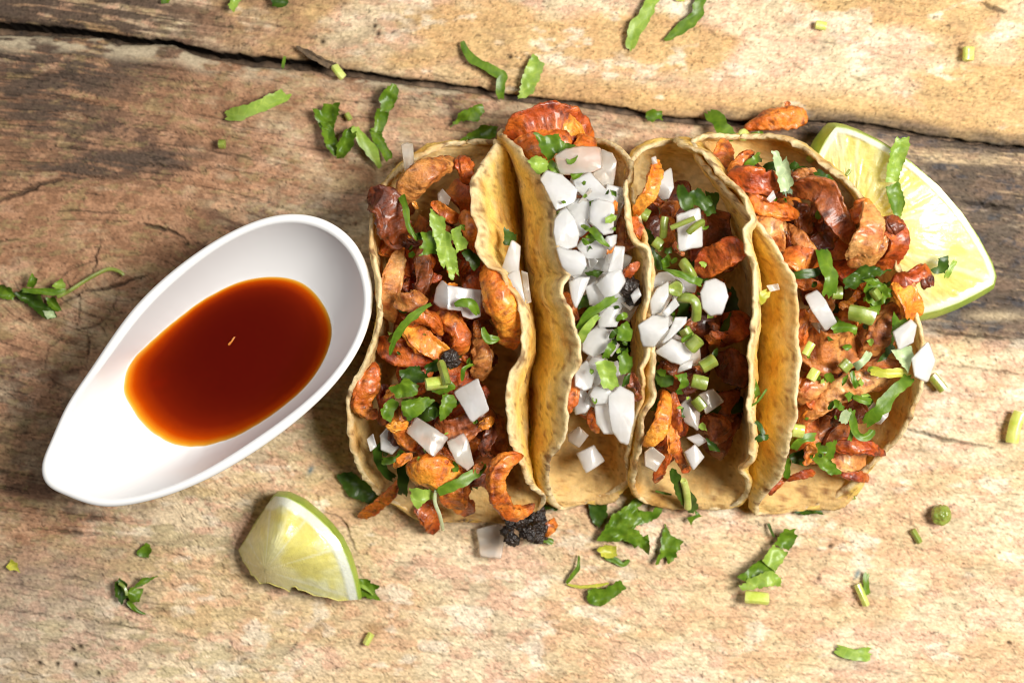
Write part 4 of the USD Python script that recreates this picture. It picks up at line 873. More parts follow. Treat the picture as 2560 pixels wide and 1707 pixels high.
for p, z, tl, th_ in [
        ([(390, 260), (470, 210), (580, 190), (712, 200), (725, 340), (650, 372), (520, 388), (430, 390), (408, 340)], 40, (.0, -.01), 4), ([(715, 205), (800, 240), (828, 300), (800, 525), (740, 480), (655, 380), (725, 350)], 38, (.0, 0), 3),
        ([(285, 420), (330, 362), (440, 395), (556, 500), (525, 592), (400, 642), (370, 580), (330, 500)], 44, (-.01, .01), 4), ([(522, 432), (640, 375), (740, 480), (816, 562), (800, 592), (690, 565), (640, 580), (545, 500)], 42, (.01, 0), 4),
        ([(655, 585), (700, 562), (806, 595), (815, 650), (808, 805), (740, 818), (690, 772), (638, 730), (640, 660)], 45, (.01, -.01), 4), ([(470, 612), (560, 562), (652, 590), (640, 680), (612, 720), (650, 770), (570, 842), (530, 700)], 42, (0, 0), 3),
        ([(388, 720), (430, 650), (470, 628), (530, 700), (567, 810), (545, 900), (480, 922), (400, 892), (384, 800)], 47, (-.01, 0), 4), ([(400, 900), (480, 930), (540, 930), (600, 960), (617, 1030), (580, 1100), (500, 1112), (440, 1040)], 48, (0, -.01), 4),
        ([(545, 905), (590, 842), (690, 860), (770, 902), (745, 985), (620, 992), (575, 940)], 43, (0, 0), 3), ([(760, 830), (832, 818), (828, 880), (785, 930), (720, 900)], 45, (0, 0), 2.5),
        ([(620, 972), (720, 960), (752, 1010), (720, 1072), (630, 1050)], 41, (0, 0), 3), ([(763, 1092), (820, 898), (890, 905), (870, 1072)], 48, (0, 0), 3), ([(688, 1170), (770, 1090), (860, 1068), (896, 1150), (840, 1242), (750, 1282)], 49, (.01, 0), 4),
        ([(490, 1150), (560, 1120), (642, 1120), (602, 1222), (540, 1352), (508, 1262)], 46, (0, 0), 3.4), ([(608, 1192), (690, 1140), (742, 1272), (700, 1312), (640, 1320)], 45, (0, 0), 3), ([(700, 1400), (770, 1328), (840, 1330), (856, 1400), (830, 1472), (700, 1480)], 46, (0, 0), 3.5),
        ([(930, 1250), (985, 1188), (1008, 1250), (955, 1310)], 44, (0, 0), 2)]:
    onion(T, 'C', p, z, tl, th_)
for p, z, tl, th_ in [
        ([(350, 320), (440, 250), (500, 290), (512, 380), (400, 432), (350, 392)], 43, (0, 0), 3), ([(308, 500), (370, 450), (422, 520), (400, 602), (358, 620), (310, 592)], 43, (0, 0), 3), ([(298, 600), (368, 620), (402, 700), (370, 742), (308, 756)], 39, (0, 0), 3),
        ([(388, 642), (420, 590), (512, 620), (500, 692), (420, 696)], 44, (0, .01), 3), ([(498, 640), (560, 594), (636, 630), (640, 760), (605, 922), (570, 912), (520, 852), (500, 740)], 45, (0, .01), 3.4), ([(418, 700), (500, 692), (522, 862), (470, 862), (430, 802)], 42, (0, .02), 3),
        ([(268, 862), (330, 820), (382, 870), (330, 937), (270, 902)], 25, (0, 0), 3), ([(318, 970), (412, 925), (476, 1012), (370, 1082)], 18, (0, 0), 3.2), ([(420, 600), (470, 560), (470, 440), (400, 430), (370, 480)], 41, (0, 0), 3)]:
    onion(T, 'D', p, z, tl, th_)
leaf(T, 'C', [(238, 88), (330, 112), (420, 100), (442, 150), (560, 190), (480, 212), (392, 240), (350, 302), (300, 232)], 36, 'leaf', (0, 0), 2.0)
leaf(T, 'C', [(200, 292), (260, 254), (340, 290), (352, 350), (278, 396), (220, 332)], 38, 'leaf_light', (0, 0), 1.3)
ribbon(T, 'C', [(350, 310, 37), (400, 350, 38), (430, 390, 37)], 66, 'leaf')
leaf(T, 'C', [(500, 384), (600, 378), (570, 410), (520, 428)], 41.5, 'leaf')
leaf(T, 'C', [(388, 655), (450, 640), (440, 680), (385, 752)], 41, 'leaf')
ribbon(T, 'C', [(650, 768, 44), (700, 838, 46), (782, 902, 45)], [50, 52, 14], 'leaf')
leaf(T, 'C', [(610, 830), (660, 790), (690, 860), (640, 860)], 44, 'leaf')
ribbon(T, 'C', [(560, 1490, 46), (640, 1385, 48), (740, 1315, 49), (835, 1265, 49)], [50, 62, 60, 55], 'leaf')
ribbon(T, 'C', [(570, 1580, 45), (620, 1480, 48), (710, 1398, 48)], [45, 52, 30], 'leaf_light')
ribbon(T, 'C', [(830, 1435, 46), (865, 1400, 47), (910, 1388, 46)], [20, 46, 24], 'leaf')
leaf(T, 'C', [(600, 1088), (680, 1068), (742, 1080), (700, 1122), (630, 1110)], 44, 'leaf_dark')
leaf(T, 'C', [(560, 1260), (620, 1240), (640, 1320), (560, 1350)], 42, 'leaf_dark')
leaf(T, 'D', [(418, 460), (470, 450), (530, 460), (552, 592), (512, 612), (460, 602), (440, 522)], 46, 'leaf_light', (0, 0), 1.3)
leaf(T, 'D', [(548, 430), (602, 380), (608, 425), (632, 430), (622, 522), (560, 532)], 45, 'leaf')
leaf(T, 'D', [(550, 262), (600, 232), (628, 280), (620, 342), (540, 342)], 45, 'leaf')
ribbon(T, 'D', [(480, 440, 45), (500, 390, 46), (525, 360, 45)], 40, 'leaf')
ribbon(T, 'D', [(510, 330, 45), (530, 290, 46), (560, 280, 44)], 30, 'leaf_dark')
leaf(T, 'D', [(585, 540), (620, 520), (610, 580), (570, 600)], 43, 'leaf_dark')
leaf(T, 'C', [(470, 275), (500, 285), (555, 250), (545, 290), (510, 320), (480, 310)], 40.6, 'leaf', curl=.3)

shreds(T, [(1290, 420), (1420, 400), (1440, 640), (1430, 900), (1330, 980), (1330, 780)], 10, 35, 40, 54)
flecks(T, [(1270, 380), (1420, 400), (1440, 640), (1450, 880), (1350, 950), (1340, 720)], 26, 42, 47, 55)
# ---- third taco
T = t3
bed(T, [(1500, 430), (1560, 400), (1640, 520), (1690, 620), (1690, 900), (1650, 1020), (1500, 1020), (1510, 850), (1510, 620)], 40, 14, 27, ['dark', 'brown', 'dark', 'red'], 3, 16)
meat(T, 'C', [(965, 690, 38), (1010, 600, 43), (1070, 530, 45), (1095, 420, 44), (1125, 295, 40)], [50, 85, 110, 100, 60], 'bright')
onion(T, 'C', [(1080, 270), (1110, 258), (1122, 310), (1085, 320)], 45.5, (0, 0), 1.5)
meat(T, 'C', [(950, 700, 40), (990, 790, 41), (1015, 850, 40)], [50, 75, 50], 'orange')
meat(T, 'C', [(1180, 900, 33), (1200, 800, 36), (1225, 710, 35)], [90, 90, 50], 'orange')
meat(T, 'C', [(1170, 690, 32), (1215, 630, 33), (1250, 650, 31)], [60, 90, 60], 'brown', rough=1.6)
meat(T, 'C', [(1000, 560, 26), (1080, 700, 25), (1100, 860, 24)], 110, 'dark')
meat(T, 'E', [(130, 1120, 33), (240, 1040, 37), (330, 990, 40), (400, 990, 41)], [110, 180, 170, 110], 'red', flat=.35)
meat(T, 'D', [(698, 915, 36), (750, 870, 38), (800, 780, 39), (815, 630, 34)], [30, 80, 90, 70], 'bright')
meat(T, 'D', [(850, 960, 28), (850, 880, 29), (855, 780, 28)], 66, 'orange', rough=1.5)
meat(T, 'D', [(760, 1130, 18), (800, 1030, 23), (830, 930, 25)], 56, 'red')
meat(T, 'D', [(940, 1070, 20), (890, 980, 24), (870, 890, 25)], 50, 'red')
meat(T, 'D', [(860, 640, 31), (870, 760, 30), (880, 850, 28)], 60, 'red')
onion(T, 'C', [(1258, 680), (1425, 623), (1446, 900), (1275, 936)], 45, (-.01, .0), 3.2)
onion(T, 'E', [(135, 1260), (165, 1185), (230, 1168), (290, 1200), (316, 1282), (272, 1400), (200, 1408), (148, 1360)], 44, (0, 0), 4)
for p, z, r in [([(1070, 1140), (1130, 1090), (1200, 1080), (1257, 1130), (1190, 1162), (1090, 1202)], 39, 'C'), ([(1068, 1292), (1120, 1200), (1200, 1148), (1202, 1250), (1150, 1372), (1080, 1392)], 46, 'C'), ([(798, 182), (868, 98), (893, 140), (820, 212)], 48, 'D'),
                ([(660, 255), (740, 200), (830, 198), (832, 270), (750, 372), (690, 372)], 47, 'D'), ([(828, 302), (870, 210), (937, 205), (930, 240), (850, 322), (780, 372)], 45, 'D'), ([(753, 402), (850, 328), (962, 380), (956, 442), (900, 472), (850, 460)], 44, 'D'),
                ([(878, 522), (900, 470), (972, 440), (960, 492)], 42, 'D'), ([(888, 702), (950, 650), (1007, 750), (995, 842), (920, 792)], 27, 'D'), ([(998, 640), (1080, 608), (1142, 680), (1040, 752)], 27, 'D'),
                ([(698, 962), (740, 930), (812, 990), (760, 1072), (700, 1042)], 31, 'D'), ([(918, 962), (980, 920), (1032, 990), (970, 1067)], 27, 'D'), ([(928, 880), (1000, 860), (1052, 900), (1000, 932)], 24, 'D')]:
    onion(T, r, p, z, (0, 0), 3)
onion(T, 'C', [(1110, 470), (1160, 380), (1220, 340), (1240, 480), (1200, 560), (1120, 590)], 32, (0, 0), 2.5)
ribbon(T, 'C', [(1285, 460, 38), (1310, 560, 41), (1355, 640, 40)], [40, 90, 60], 'leaf_dark')
leaf(T, 'C', [(1340, 520), (1420, 480), (1510, 600), (1460, 650), (1380, 600)], 37, 'leaf_dark')
leaf(T, 'C', [(1000, 740), (1080, 800), (1120, 900), (1080, 980), (1010, 880)], 34, 'leaf_dark')
leaf(T, 'C', [(1080, 900), (1150, 980), (1180, 1080), (1110, 1060)], 36, 'leaf_dark')
leaf(T, 'C', [(1150, 1000), (1190, 970), (1215, 1040), (1160, 1060)], 39, 'leaf')
leaf(T, 'C', [(1420, 560), (1500, 540), (1540, 660), (1470, 690)], 35, 'leaf_dark')
stem(T, 'C', [(1160, 830, 38), (1165, 760, 40), (1175, 690, 40)], 30, 'stem_olive')
stem(T, 'C', [(1095, 860, 38), (1150, 900, 38)], 42, 'stem_olive')
stem(T, 'C', [(1000, 660, 34), (1060, 690, 34)], 50, 'stem_olive')
stem(T, 'C', [(1215, 772, 46.5), (1390, 700, 47)], 20, 'stem_olive')
stem(T, 'C', [(1340, 806, 47), (1390, 760, 47.5), (1450, 722, 47)], 26, 'stem_olive')
stem(T, 'C', [(1305, 1010, 42), (1340, 1060, 43), (1375, 1120, 42)], 40, 'stem_olive')
ribbon(T, 'C', [(1160, 1060, 44), (1290, 1105, 46), (1380, 1140, 46), (1440, 1165, 44)], [14, 46, 56, 60], 'leaf')
stem(T, 'C', [(1250, 1195, 40), (1252, 1205, 44)], 60, 'stem_olive')
stem(T, 'C', [(1285, 1270, 42), (1350, 1270, 44), (1395, 1310, 44), (1395, 1415, 41)], 38, 'stem_olive')
stem(T, 'D', [(950, 385, 44), (1005, 330, 45)], 44, 'stem_olive'); stem(T, 'D', [(1015, 490, 40), (1095, 442, 40)], 40, 'stem_olive'); stem(T, 'D', [(920, 270, 41), (960, 340, 41)], 36, 'stem_olive')
stem(T, 'D', [(980, 660, 29), (1030, 720, 29)], 34, 'stem_olive'); stem(T, 'D', [(960, 560, 33), (1050, 580, 33)], 40, 'stem_olive')
leaf(T, 'D', [(868, 530), (932, 520), (946, 592), (880, 622), (902, 580)], 41, 'leaf')
leaf(T, 'D', [(760, 500), (800, 530), (860, 540), (860, 592), (790, 600), (755, 560)], 38, 'leaf_dark')
leaf(T, 'D', [(900, 330), (970, 285), (960, 320), (910, 350)], 45, 'leaf')
leaf(T, 'D', [(1040, 880), (1100, 920), (1120, 960), (1060, 950)], 26, 'leaf_dark')
ribbon(T, 'D', [(855, 1060, 21), (900, 1170, 16), (950, 1250, 9), (985, 1290, 5)], [40, 70, 80, 50], 'leaf_dark')
stem(T, 'D', [(915, 1120, 19), (935, 1200, 14), (940, 1275, 9)], 22, 'stem_yellow')
leaf(T, 'D', [(932, 1332), (985, 1315), (975, 1280), (1022, 1320), (985, 1330), (958, 1370)], 4, 'leaf', curl=.8)
ribbon(T, 'D', [(760, 1180, 10), (800, 1190, 10), (850, 1200, 8)], 12, 'leaf')

shreds(T, [(1500, 450), (1640, 520), (1680, 640), (1660, 1000), (1510, 1020), (1515, 800)], 18, 25, 33, 56, ('dark', 'brown', 'red', 'orange'))
flecks(T, [(1500, 450), (1640, 520), (1680, 640), (1660, 980), (1510, 980), (1515, 640)], 34, 32, 39, 57)
# ---- fourth taco
T = t4
bed(T, [(1650, 370), (1760, 350), (1900, 430), (1990, 560), (2050, 700), (2050, 900), (1960, 1020), (1830, 1080), (1850, 900), (1850, 700), (1760, 520)], 48, 11, 23, ['dark', 'brown', 'orange', 'tan', 'red'], 4, 9)
meat(T, 'E', [(330, 480, 27), (390, 420, 29), (475, 355, 27)], [70, 90, 60], 'orange')
meat(T, 'E', [(340, 540, 30), (450, 520, 33), (560, 545, 33), (650, 500, 29)], [120, 160, 150, 50], 'red', flat=.4, rough=1.4)
meat(T, 'E', [(450, 650, 33), (560, 700, 34), (680, 730, 33), (770, 745, 29)], [90, 110, 100, 60], 'orange')
meat(T, 'E', [(520, 760, 33), (590, 860, 34), (620, 970, 31)], [110, 140, 110], 'pale')
meat(T, 'E', [(750, 520, 28), (880, 490, 28)], [100, 90], 'tan')
meat(T, 'E', [(710, 590, 30), (830, 570, 34), (940, 600, 36), (1010, 720, 37), (1080, 860, 36), (1130, 920, 33)], [110, 150, 160, 150, 130, 60], 'brown', roll=.3)
meat(T, 'E', [(800, 720, 26), (820, 860, 25)], 110, 'brown')
meat(T, 'E', [(690, 1010, 33), (770, 1030, 35), (890, 1080, 32)], [110, 150, 90], 'orange')
meat(T, 'E', [(715, 820, 30), (800, 930, 33), (890, 1060, 32)], [30, 100, 100], 'tan')
meat(T, 'E', [(870, 930, 29), (970, 920, 28)], 130, 'dark')
meat(T, 'E', [(1100, 770, 35), (1160, 740, 38), (1225, 670, 39)], [90, 110, 80], 'orange')
meat(T, 'E', [(1220, 690, 40), (1250, 810, 43), (1210, 930, 43), (1130, 1050, 38)], [100, 150, 160, 130], 'pale', roll=-.3)
meat(T, 'E', [(1110, 1070, 38), (1230, 1050, 41), (1300, 980, 43), (1345, 905, 43)], [80, 90, 80, 40], 'tan')
meat(T, 'E', [(1310, 810, 39), (1390, 840, 42), (1425, 930, 42), (1380, 1020, 39), (1290, 1090, 35)], [110, 130, 120, 120, 90], 'red', flat=.45)
meat(T, 'E', [(1370, 780, 43), (1420, 830, 43), (1450, 880, 41)], [70, 100, 70], 'dark')
meat(T, 'E', [(1400, 1180, 39), (1480, 1180, 41), (1560, 1130, 41), (1610, 1100, 39)], [90, 110, 90, 60], 'red', rough=1.5)
lump(T, 'E', (1610, 1180), 50, 39, 'meat', 'charred_bit', 8, .8) if False else meat(T, 'E', [(1590, 1180, 39), (1640, 1180, 39)], 80, 'dark', rough=1.6)
meat(T, 'E', [(1450, 1200, 40), (1490, 1290, 41), (1530, 1400, 38)], [130, 160, 110], 'bright', rough=1.3)
meat(T, 'E', [(750, 1190, 30), (840, 1200, 31), (920, 1240, 28)], 80, 'orange')
meat(T, 'F', [(490, 350, 31), (600, 390, 34), (700, 380, 32), (760, 360, 29)], [180, 240, 220, 120], 'tan', flat=.3)
meat(T, 'F', [(960, 150, 34), (920, 280, 35), (870, 400, 33), (790, 460, 29)], [90, 140, 150, 80], 'tan', rough=1.2)
meat(T, 'F', [(810, 490, 33), (900, 470, 35), (1000, 480, 33)], [40, 60, 50], 'brown')
meat(T, 'F', [(460, 790, 29), (590, 680, 32), (740, 590, 33), (930, 550, 31)], [50, 110, 130, 110], 'pale', flat=.4)
meat(T, 'F', [(450, 810, 28), (540, 710, 31), (600, 640, 31)], [30, 60, 50], 'bright')
meat(T, 'F', [(570, 530, 32), (520, 610, 33), (450, 670, 31)], [110, 130, 90], 'pale', flat=.4)
meat(T, 'F', [(420, 560, 33), (470, 590, 33), (540, 570, 31)], [60, 70, 50], 'bright')
meat(T, 'F', [(470, 180, 32), (450, 270, 33), (440, 350, 32)], 80, 'orange')
meat(T, 'F', [(760, 690, 28), (800, 770, 27)], 100, 'brown')
meat(T, 'F', [(640, 930, 22), (780, 930, 23), (920, 975, 18)], [70, 84, 30], 'red')
meat(T, 'F', [(630, 1000, 18), (720, 1010, 18), (800, 1000, 15)], [110, 130, 90], 'pale')
meat(T, 'F', [(690, 1090, 13), (770, 1100, 12), (830, 1110, 9)], [40, 56, 50], 'red')
meat(T, 'F', [(380, 1120, 15), (460, 1090, 16), (530, 1080, 14)], 40, 'red')
meat(T, 'F', [(280, 1200, 12), (330, 1140, 13), (400, 1100, 13)], 30, 'red')
onion(T, 'F', [(475, 92), (540, 55), (590, 112), (655, 240), (590, 282), (520, 180)], 42, (0, 0), 3)
onion(T, 'F', [(968, 290), (1070, 218), (1100, 252), (1082, 350), (1000, 392)], 43, (0, 0), 3); onion(T, 'F', [(1073, 440), (1165, 343), (1207, 450), (1160, 572), (1090, 540)], 42, (-.02, 0), 3.4)
onion(T, 'F', [(828, 720), (860, 683), (882, 700), (840, 752)], 36, (0, 0), 1.8); onion(T, 'F', [(868, 802), (920, 723), (950, 720), (940, 762), (900, 807)], 36, (0, 0), 1.8)
onion(T, 'E', [(563, 650), (610, 588), (627, 640), (590, 672)], 36, (0, 0), 2); onion(T, 'E', [(563, 1212), (640, 1200), (652, 1240), (590, 1252)], 41, (0, 0), 1.2); onion(T, 'F', [(505, 240), (560, 300), (600, 290), (560, 240)], 36, (0, 0), 2)
leaf(T, 'E', [(598, 335), (640, 330), (662, 385), (670, 402), (694, 368), (712, 420), (742, 545), (700, 592), (660, 606), (640, 522), (618, 420)], 36, 'leaf_pale', (0, 0), 1.5)
ribbon(T, 'E', [(560, 460, 30), (610, 430, 31), (700, 620, 31)], 60, 'leaf_dark'); ribbon(T, 'E', [(450, 440, 30), (490, 390, 31), (530, 370, 29)], 60, 'leaf')
ribbon(T, 'E', [(890, 470, 32), (950, 510, 33), (1005, 522, 31)], [50, 56, 14], 'leaf_dark'); leaf(T, 'E', [(730, 430), (830, 440), (900, 470), (830, 490), (740, 470)], 27, 'leaf_dark')
ribbon(T, 'E', [(925, 980, 37), (955, 1080, 39), (985, 1160, 40), (975, 1280, 38)], [80, 90, 80, 90], 'leaf')
ribbon(T, 'E', [(730, 1150, 36), (810, 1140, 37), (915, 1110, 36)], [36, 50, 60], 'leaf_dark')
leaf(T, 'E', [(1060, 1180), (1130, 1130), (1200, 1078), (1300, 1088), (1310, 1110), (1390, 1105), (1300, 1150), (1230, 1170), (1150, 1232), (1080, 1235)], 41, 'leaf_dark', (0, 0), 2)
leaf(T, 'E', [(1190, 1170), (1260, 1160), (1320, 1200), (1240, 1215)], 43, 'leaf')
leaf(T, 'E', [(1200, 1240), (1230, 1190), (1290, 1170), (1350, 1210), (1365, 1280), (1330, 1330), (1270, 1345), (1215, 1310)], 42, 'leaf', (0, 0), 2.2); stem(T, 'E', [(1260, 1240, 44), (1300, 1300, 43.5)], 34, 'stem_olive'); leaf(T, 'E', [(1330, 1200), (1390, 1250), (1430, 1280), (1370, 1290), (1320, 1280)], 42, 'leaf'); leaf(T, 'E', [(1240, 1320), (1320, 1310), (1300, 1400), (1250, 1390)], 40, 'leaf')
stem(T, 'E', [(1110, 1385, 42), (1190, 1400, 43), (1270, 1425, 43)], 54, 'stem_olive'); stem(T, 'E', [(990, 1260, 37), (1060, 1260, 37)], 46, 'stem_olive')
leaf(T, 'E', [(980, 1490), (1040, 1440), (1080, 1455), (1170, 1480), (1155, 1535), (1080, 1512), (1010, 1522)], 40, 'leaf')
leaf(T, 'F', [(968, 170), (1002, 228), (1070, 210), (1000, 292), (958, 372)], 40, 'leaf'); leaf(T, 'F', [(958, 392), (1072, 368), (1082, 430), (1050, 522), (1000, 452)], 40, 'leaf_pale')
leaf(T, 'F', [(950, 330), (980, 380), (930, 440), (880, 460), (920, 400)], 36, 'leaf_dark')
stem(T, 'F', [(680, 500, 38), (722, 455, 38)], 38, 'stem_olive'); stem(T, 'F', [(475, 420, 38), (515, 350, 38)], 25, 'stem_yellow'); stem(T, 'F', [(505, 560, 36), (540, 500, 36)], 32, 'stem_yellow')
ribbon(T, 'F', [(750, 490, 37), (790, 470, 39), (835, 400, 38)], [46, 40, 40], 'leaf_pale'); ribbon(T, 'F', [(735, 510, 37), (750, 560, 37), (768, 602, 36)], 30, 'leaf')
ribbon(T, 'F', [(838, 505, 38), (930, 520, 39), (1060, 515, 38)], [46, 54, 46], 'leaf_yellow')
ribbon(T, 'F', [(1070, 545, 39), (990, 610, 38), (910, 710, 38), (815, 810, 35)], [80, 60, 80, 60], 'leaf'); ribbon(T, 'F', [(745, 650, 36), (790, 670, 37), (850, 680, 36)], [20, 44, 30], 'leaf')
ribbon(T, 'F', [(685, 800, 33), (712, 730, 35)], 48, 'leaf_pale'); ribbon(T, 'F', [(660, 690, 34), (690, 725, 35)], 34, 'leaf'); ribbon(T, 'F', [(740, 720, 34), (750, 830, 33), (800, 880, 32), (860, 840, 32)], 40, 'leaf')
ribbon(T, 'F', [(725, 900, 30), (745, 840, 32)], 26, 'leaf_light')
stem(T, 'F', [(400, 835, 33), (470, 845, 33)], 42, 'stem_yellow'); ribbon(T, 'F', [(385, 920, 30), (430, 900, 31)], 60, 'leaf_yellow'); ribbon(T, 'F', [(410, 950, 31), (470, 890, 33), (535, 875, 32)], 46, 'leaf')
leaf(T, 'F', [(508, 920), (560, 908), (582, 980), (642, 1030), (682, 1080), (620, 1092), (540, 1032), (505, 990)], 29, 'leaf', (0, 0), 1.6); ribbon(T, 'F', [(625, 900, 27), (610, 1000, 25)], 60, 'leaf')
ribbon(T, 'F', [(378, 1000, 24), (375, 1110, 20)], 36, 'leaf'); leaf(T, 'F', [(390, 980), (480, 940), (540, 1000), (480, 1040), (400, 1030)], 24, 'leaf_dark')
shreds(T, [(1690, 390), (1800, 380), (1930, 460), (2000, 600), (2050, 740), (2030, 900), (1950, 1020), (1840, 1060), (1850, 800), (1800, 560)], 40, 24, 33, 58)
flecks(T, [(1840, 640), (2050, 640), (2070, 860), (1960, 1040), (1840, 1060), (1860, 850)], 40, 31, 38, 59)
flecks(T, [(1700, 390), (1850, 380), (1960, 520), (1800, 520)], 9, 28, 34, 60)
# herbs stuck to the outside of the right-hand tacos
ribbon(T, 'F', [(195, 790, 44), (230, 830, 44), (240, 865, 44)], 26, 'leaf_dark'); ribbon(T, 'F', [(205, 905, 43), (245, 875, 43.5), (270, 880, 43)], 34, 'leaf_dark'); leaf(T, 'F', [(165, 590), (200, 556), (228, 640), (180, 672)], 42, 'leaf')
ribbon(T, 'F', [(165, 710, 42), (220, 670, 43), (260, 610, 43)], 12, 'leaf'); ribbon(T, 'E', [(510, 1330, 42), (540, 1290, 43), (570, 1250, 43)], [40, 60, 40], 'leaf_yellow')
# ---------------------------------------------------------------- lime wedges
def lime(name, label, outline, reg, ctrl, rind_pts, bulge, zfoot, centre, seed, pith_w, deep=(0.70, 0.50, 0.04), stripe=.6):
    """outline of the cut face in the photograph, heights (x, y, z mm) over it, the run of outline that is rind; below the rind the skin bulges out and down to the table"""
    t = thing(name, label, 'lime wedge')
    q = px(reg, outline); C = np.asarray(ctrl, float); cq = px(reg, C[:, :2])
    zf = RBFInterpolator(cq, C[:, 2], kernel='thin_plate_spline', smoothing=.5)
    ring_ = np.array(Polygon(q).segmentize(6).exterior.coords)[:-1]
    tr = cKDTree(spline(px(reg, rind_pts), 200))
    poly = Polygon(ring_).buffer(0)
    v, f = trimesh.creation.triangulate_polygon(poly, engine='earcut')
    v3, f = trimesh.remesh.subdivide_to_size(np.c_[v, np.zeros(len(v))], f, 6, max_iter=14)
    m = trimesh.Trimesh(v3, f, process=True); m.merge_vertices(digits_vertex=3); v, f = np.array(m.vertices)[:, :2], np.array(m.faces)
    dr, _ = tr.query(v); cc = px(reg, [centre])[0]
    ang = np.arctan2(v[:, 1] - cc[1], v[:, 0] - cc[0]); rad = np.hypot(v[:, 1] - cc[1], v[:, 0] - cc[0])
    ves = n2(ang * 9 + seed, rad / 60, 40, 3); ves2 = n2(ang * 26 + seed, rad / 30, 41, 2)
    z = zf(v)
    pulp = sst(dr, pith_w * .8, pith_w * 1.25)
    z = z + pulp * stripe * ((ves - .5) * 1.0 + (ves2 - .5) * .7) - pulp * .35
    top = wp(v, z * .001)
    if trimesh.Trimesh(top, f, process=False).face_normals[:, 2].mean() < 0: f = f[:, ::-1]
    memb = np.clip(sst(.06 - np.abs(((ang * 57.3 / 34 + seed) % 1) - .5), 0, .05), 0, 1) * pulp
    flesh = lerp(np.broadcast_to((0.73, 0.68, 0.25), (len(v), 3)), (0.77, 0.74, 0.40), sst(ves, .2, .8)); flesh = lerp(flesh, deep, sst(rad / rad.max(), .62, .1) * .75); flesh = lerp(flesh, (0.70, 0.60, 0.14), sst(n2(v[:, 0] / 70, v[:, 1] / 70, 42 + seed, 3), .45, .65) * .8)
    flesh = lerp(flesh, (0.87, 0.87, 0.70), memb * .35)
    col = lerp(np.broadcast_to((0.84, 0.85, 0.66), (len(v), 3)), flesh, pulp)
    col = lerp(col, (0.42, 0.55, 0.07), sst(6 - dr, 0, 4.5) * .9)
    obj('flesh', (top, f), 'lime_flesh', t, col=col)
    # skin: from the rim of the face out, down and back under
    rz = zf(ring_); c0 = ring_.mean(0); dr2, _ = tr.query(ring_); isr = sst(14 - dr2, 0, 10)
    n_ = np.roll(ring_, -1, 0) - np.roll(ring_, 1, 0); n_ = np.stack([n_[:, 1], -n_[:, 0]], 1); n_ /= np.linalg.norm(n_, axis=1, keepdims=True) + 1e-9
    if ((ring_ - c0) * n_).sum(1).mean() < 0: n_ = -n_
    rows, cols = [], []
    for s_ in np.linspace(0, 1, 12):
        off = bulge * isr * math.sin(s_ * math.pi * .85) - (1 - isr) * s_ * 14 - s_ ** 3 * 12
        zz = (rz * (1 - s_) ** 1.0 + zfoot * s_) if s_ > 0 else rz + .02
        base = wp(ring_, rz * .001)[:, :2]; sh = np.stack([n_[:, 0], -n_[:, 1]], 1) * (off * S)[:, None]
        rows.append(np.c_[base + sh, np.maximum(zz, .8) * .001])
        g_ = lerp(np.broadcast_to((0.74, 0.66, 0.20), (len(ring_), 3)), (0.22, 0.40, 0.028), isr); g_ = lerp(g_, (0.42, 0.52, 0.05), isr * (.5 + .5 * (n2(ring_[:, 0] / 40, ring_[:, 1] / 40 + s_ * 3, 44, 3) > .5)) * .6); cols.append(g_)
    v2 = np.vstack(rows); f2 = grid_faces(12, len(ring_), True); mm = trimesh.Trimesh(v2, f2, process=False)
    out = (mm.triangles_center - v2.mean(0)); out[:, 2] = 0
    if (mm.face_normals * out).sum() < 0: f2 = f2[:, ::-1]
    obj('rind', (v2, f2), 'rind', t, col=np.vstack(cols))
    return t


lime('lime_wedge', 'large lime wedge lying against the rightmost taco, cut face up', [(340, 158), (400, 166), (480, 193), (600, 250), (690, 303), (800, 382), (960, 522), (1100, 682), (1200, 832), (1280, 985), (1302, 1060), (1290, 1112), (1200, 1165), (1080, 1225), (960, 1270), (850, 1295), (800, 1270), (730, 1150), (660, 1000), (590, 860), (520, 720), (450, 580), (350, 440), (228, 330), (275, 240)], 'Q',
     [(340, 158, 17), (690, 303, 21), (1100, 682, 21), (1302, 1060, 16), (850, 1295, 13), (228, 330, 14), (600, 700, 20), (900, 900, 22), (420, 900, 14), (560, 1150, 12)],
     [(228, 330), (275, 240), (340, 158), (400, 166), (480, 193), (600, 250), (690, 303), (800, 382), (960, 522), (1100, 682), (1200, 832), (1280, 985), (1302, 1060), (1290, 1112), (1200, 1165), (1080, 1225), (960, 1270), (850, 1295)], 20, 1.0, (420, 820), 1, 17)
lime('lime_wedge', 'small squeezed lime wedge on the bare table below the white bowl', [(480, 300), (560, 310), (700, 378), (840, 480), (950, 588), (1040, 702), (1110, 840), (1160, 980), (1190, 1100), (1212, 1212), (1030, 1226), (940, 1196), (820, 1180), (740, 1140), (680, 1128), (655, 1100), (625, 1108), (610, 1150), (560, 1120), (480, 1094), (420, 1068), (350, 1078), (300, 1010), (270, 1000), (250, 950), (200, 880), (190, 850), (160, 780), (250, 640), (330, 500), (400, 400)], 'H',
     [(480, 300, 13), (840, 480, 14), (1110, 840, 13), (1212, 1212, 8), (1030, 1226, 8), (655, 1108, 8), (350, 1070, 5), (160, 780, 3), (330, 500, 6), (400, 400, 9), (530, 470, 19), (440, 700, 20), (370, 900, 15), (800, 800, 17), (600, 900, 16)],
     [(440, 340), (480, 300), (560, 310), (700, 378), (840, 480), (950, 588), (1040, 702), (1110, 840), (1160, 980), (1190, 1100), (1212, 1212)], 6, 1.0, (390, 960), 2, 26, (0.76, 0.68, 0.32), .35)
# ---------------------------------------------------------------- loose pieces lying about
def loose(label, cat, build, name, group=None):
    t = thing(name, label, cat, group); build(t); return t


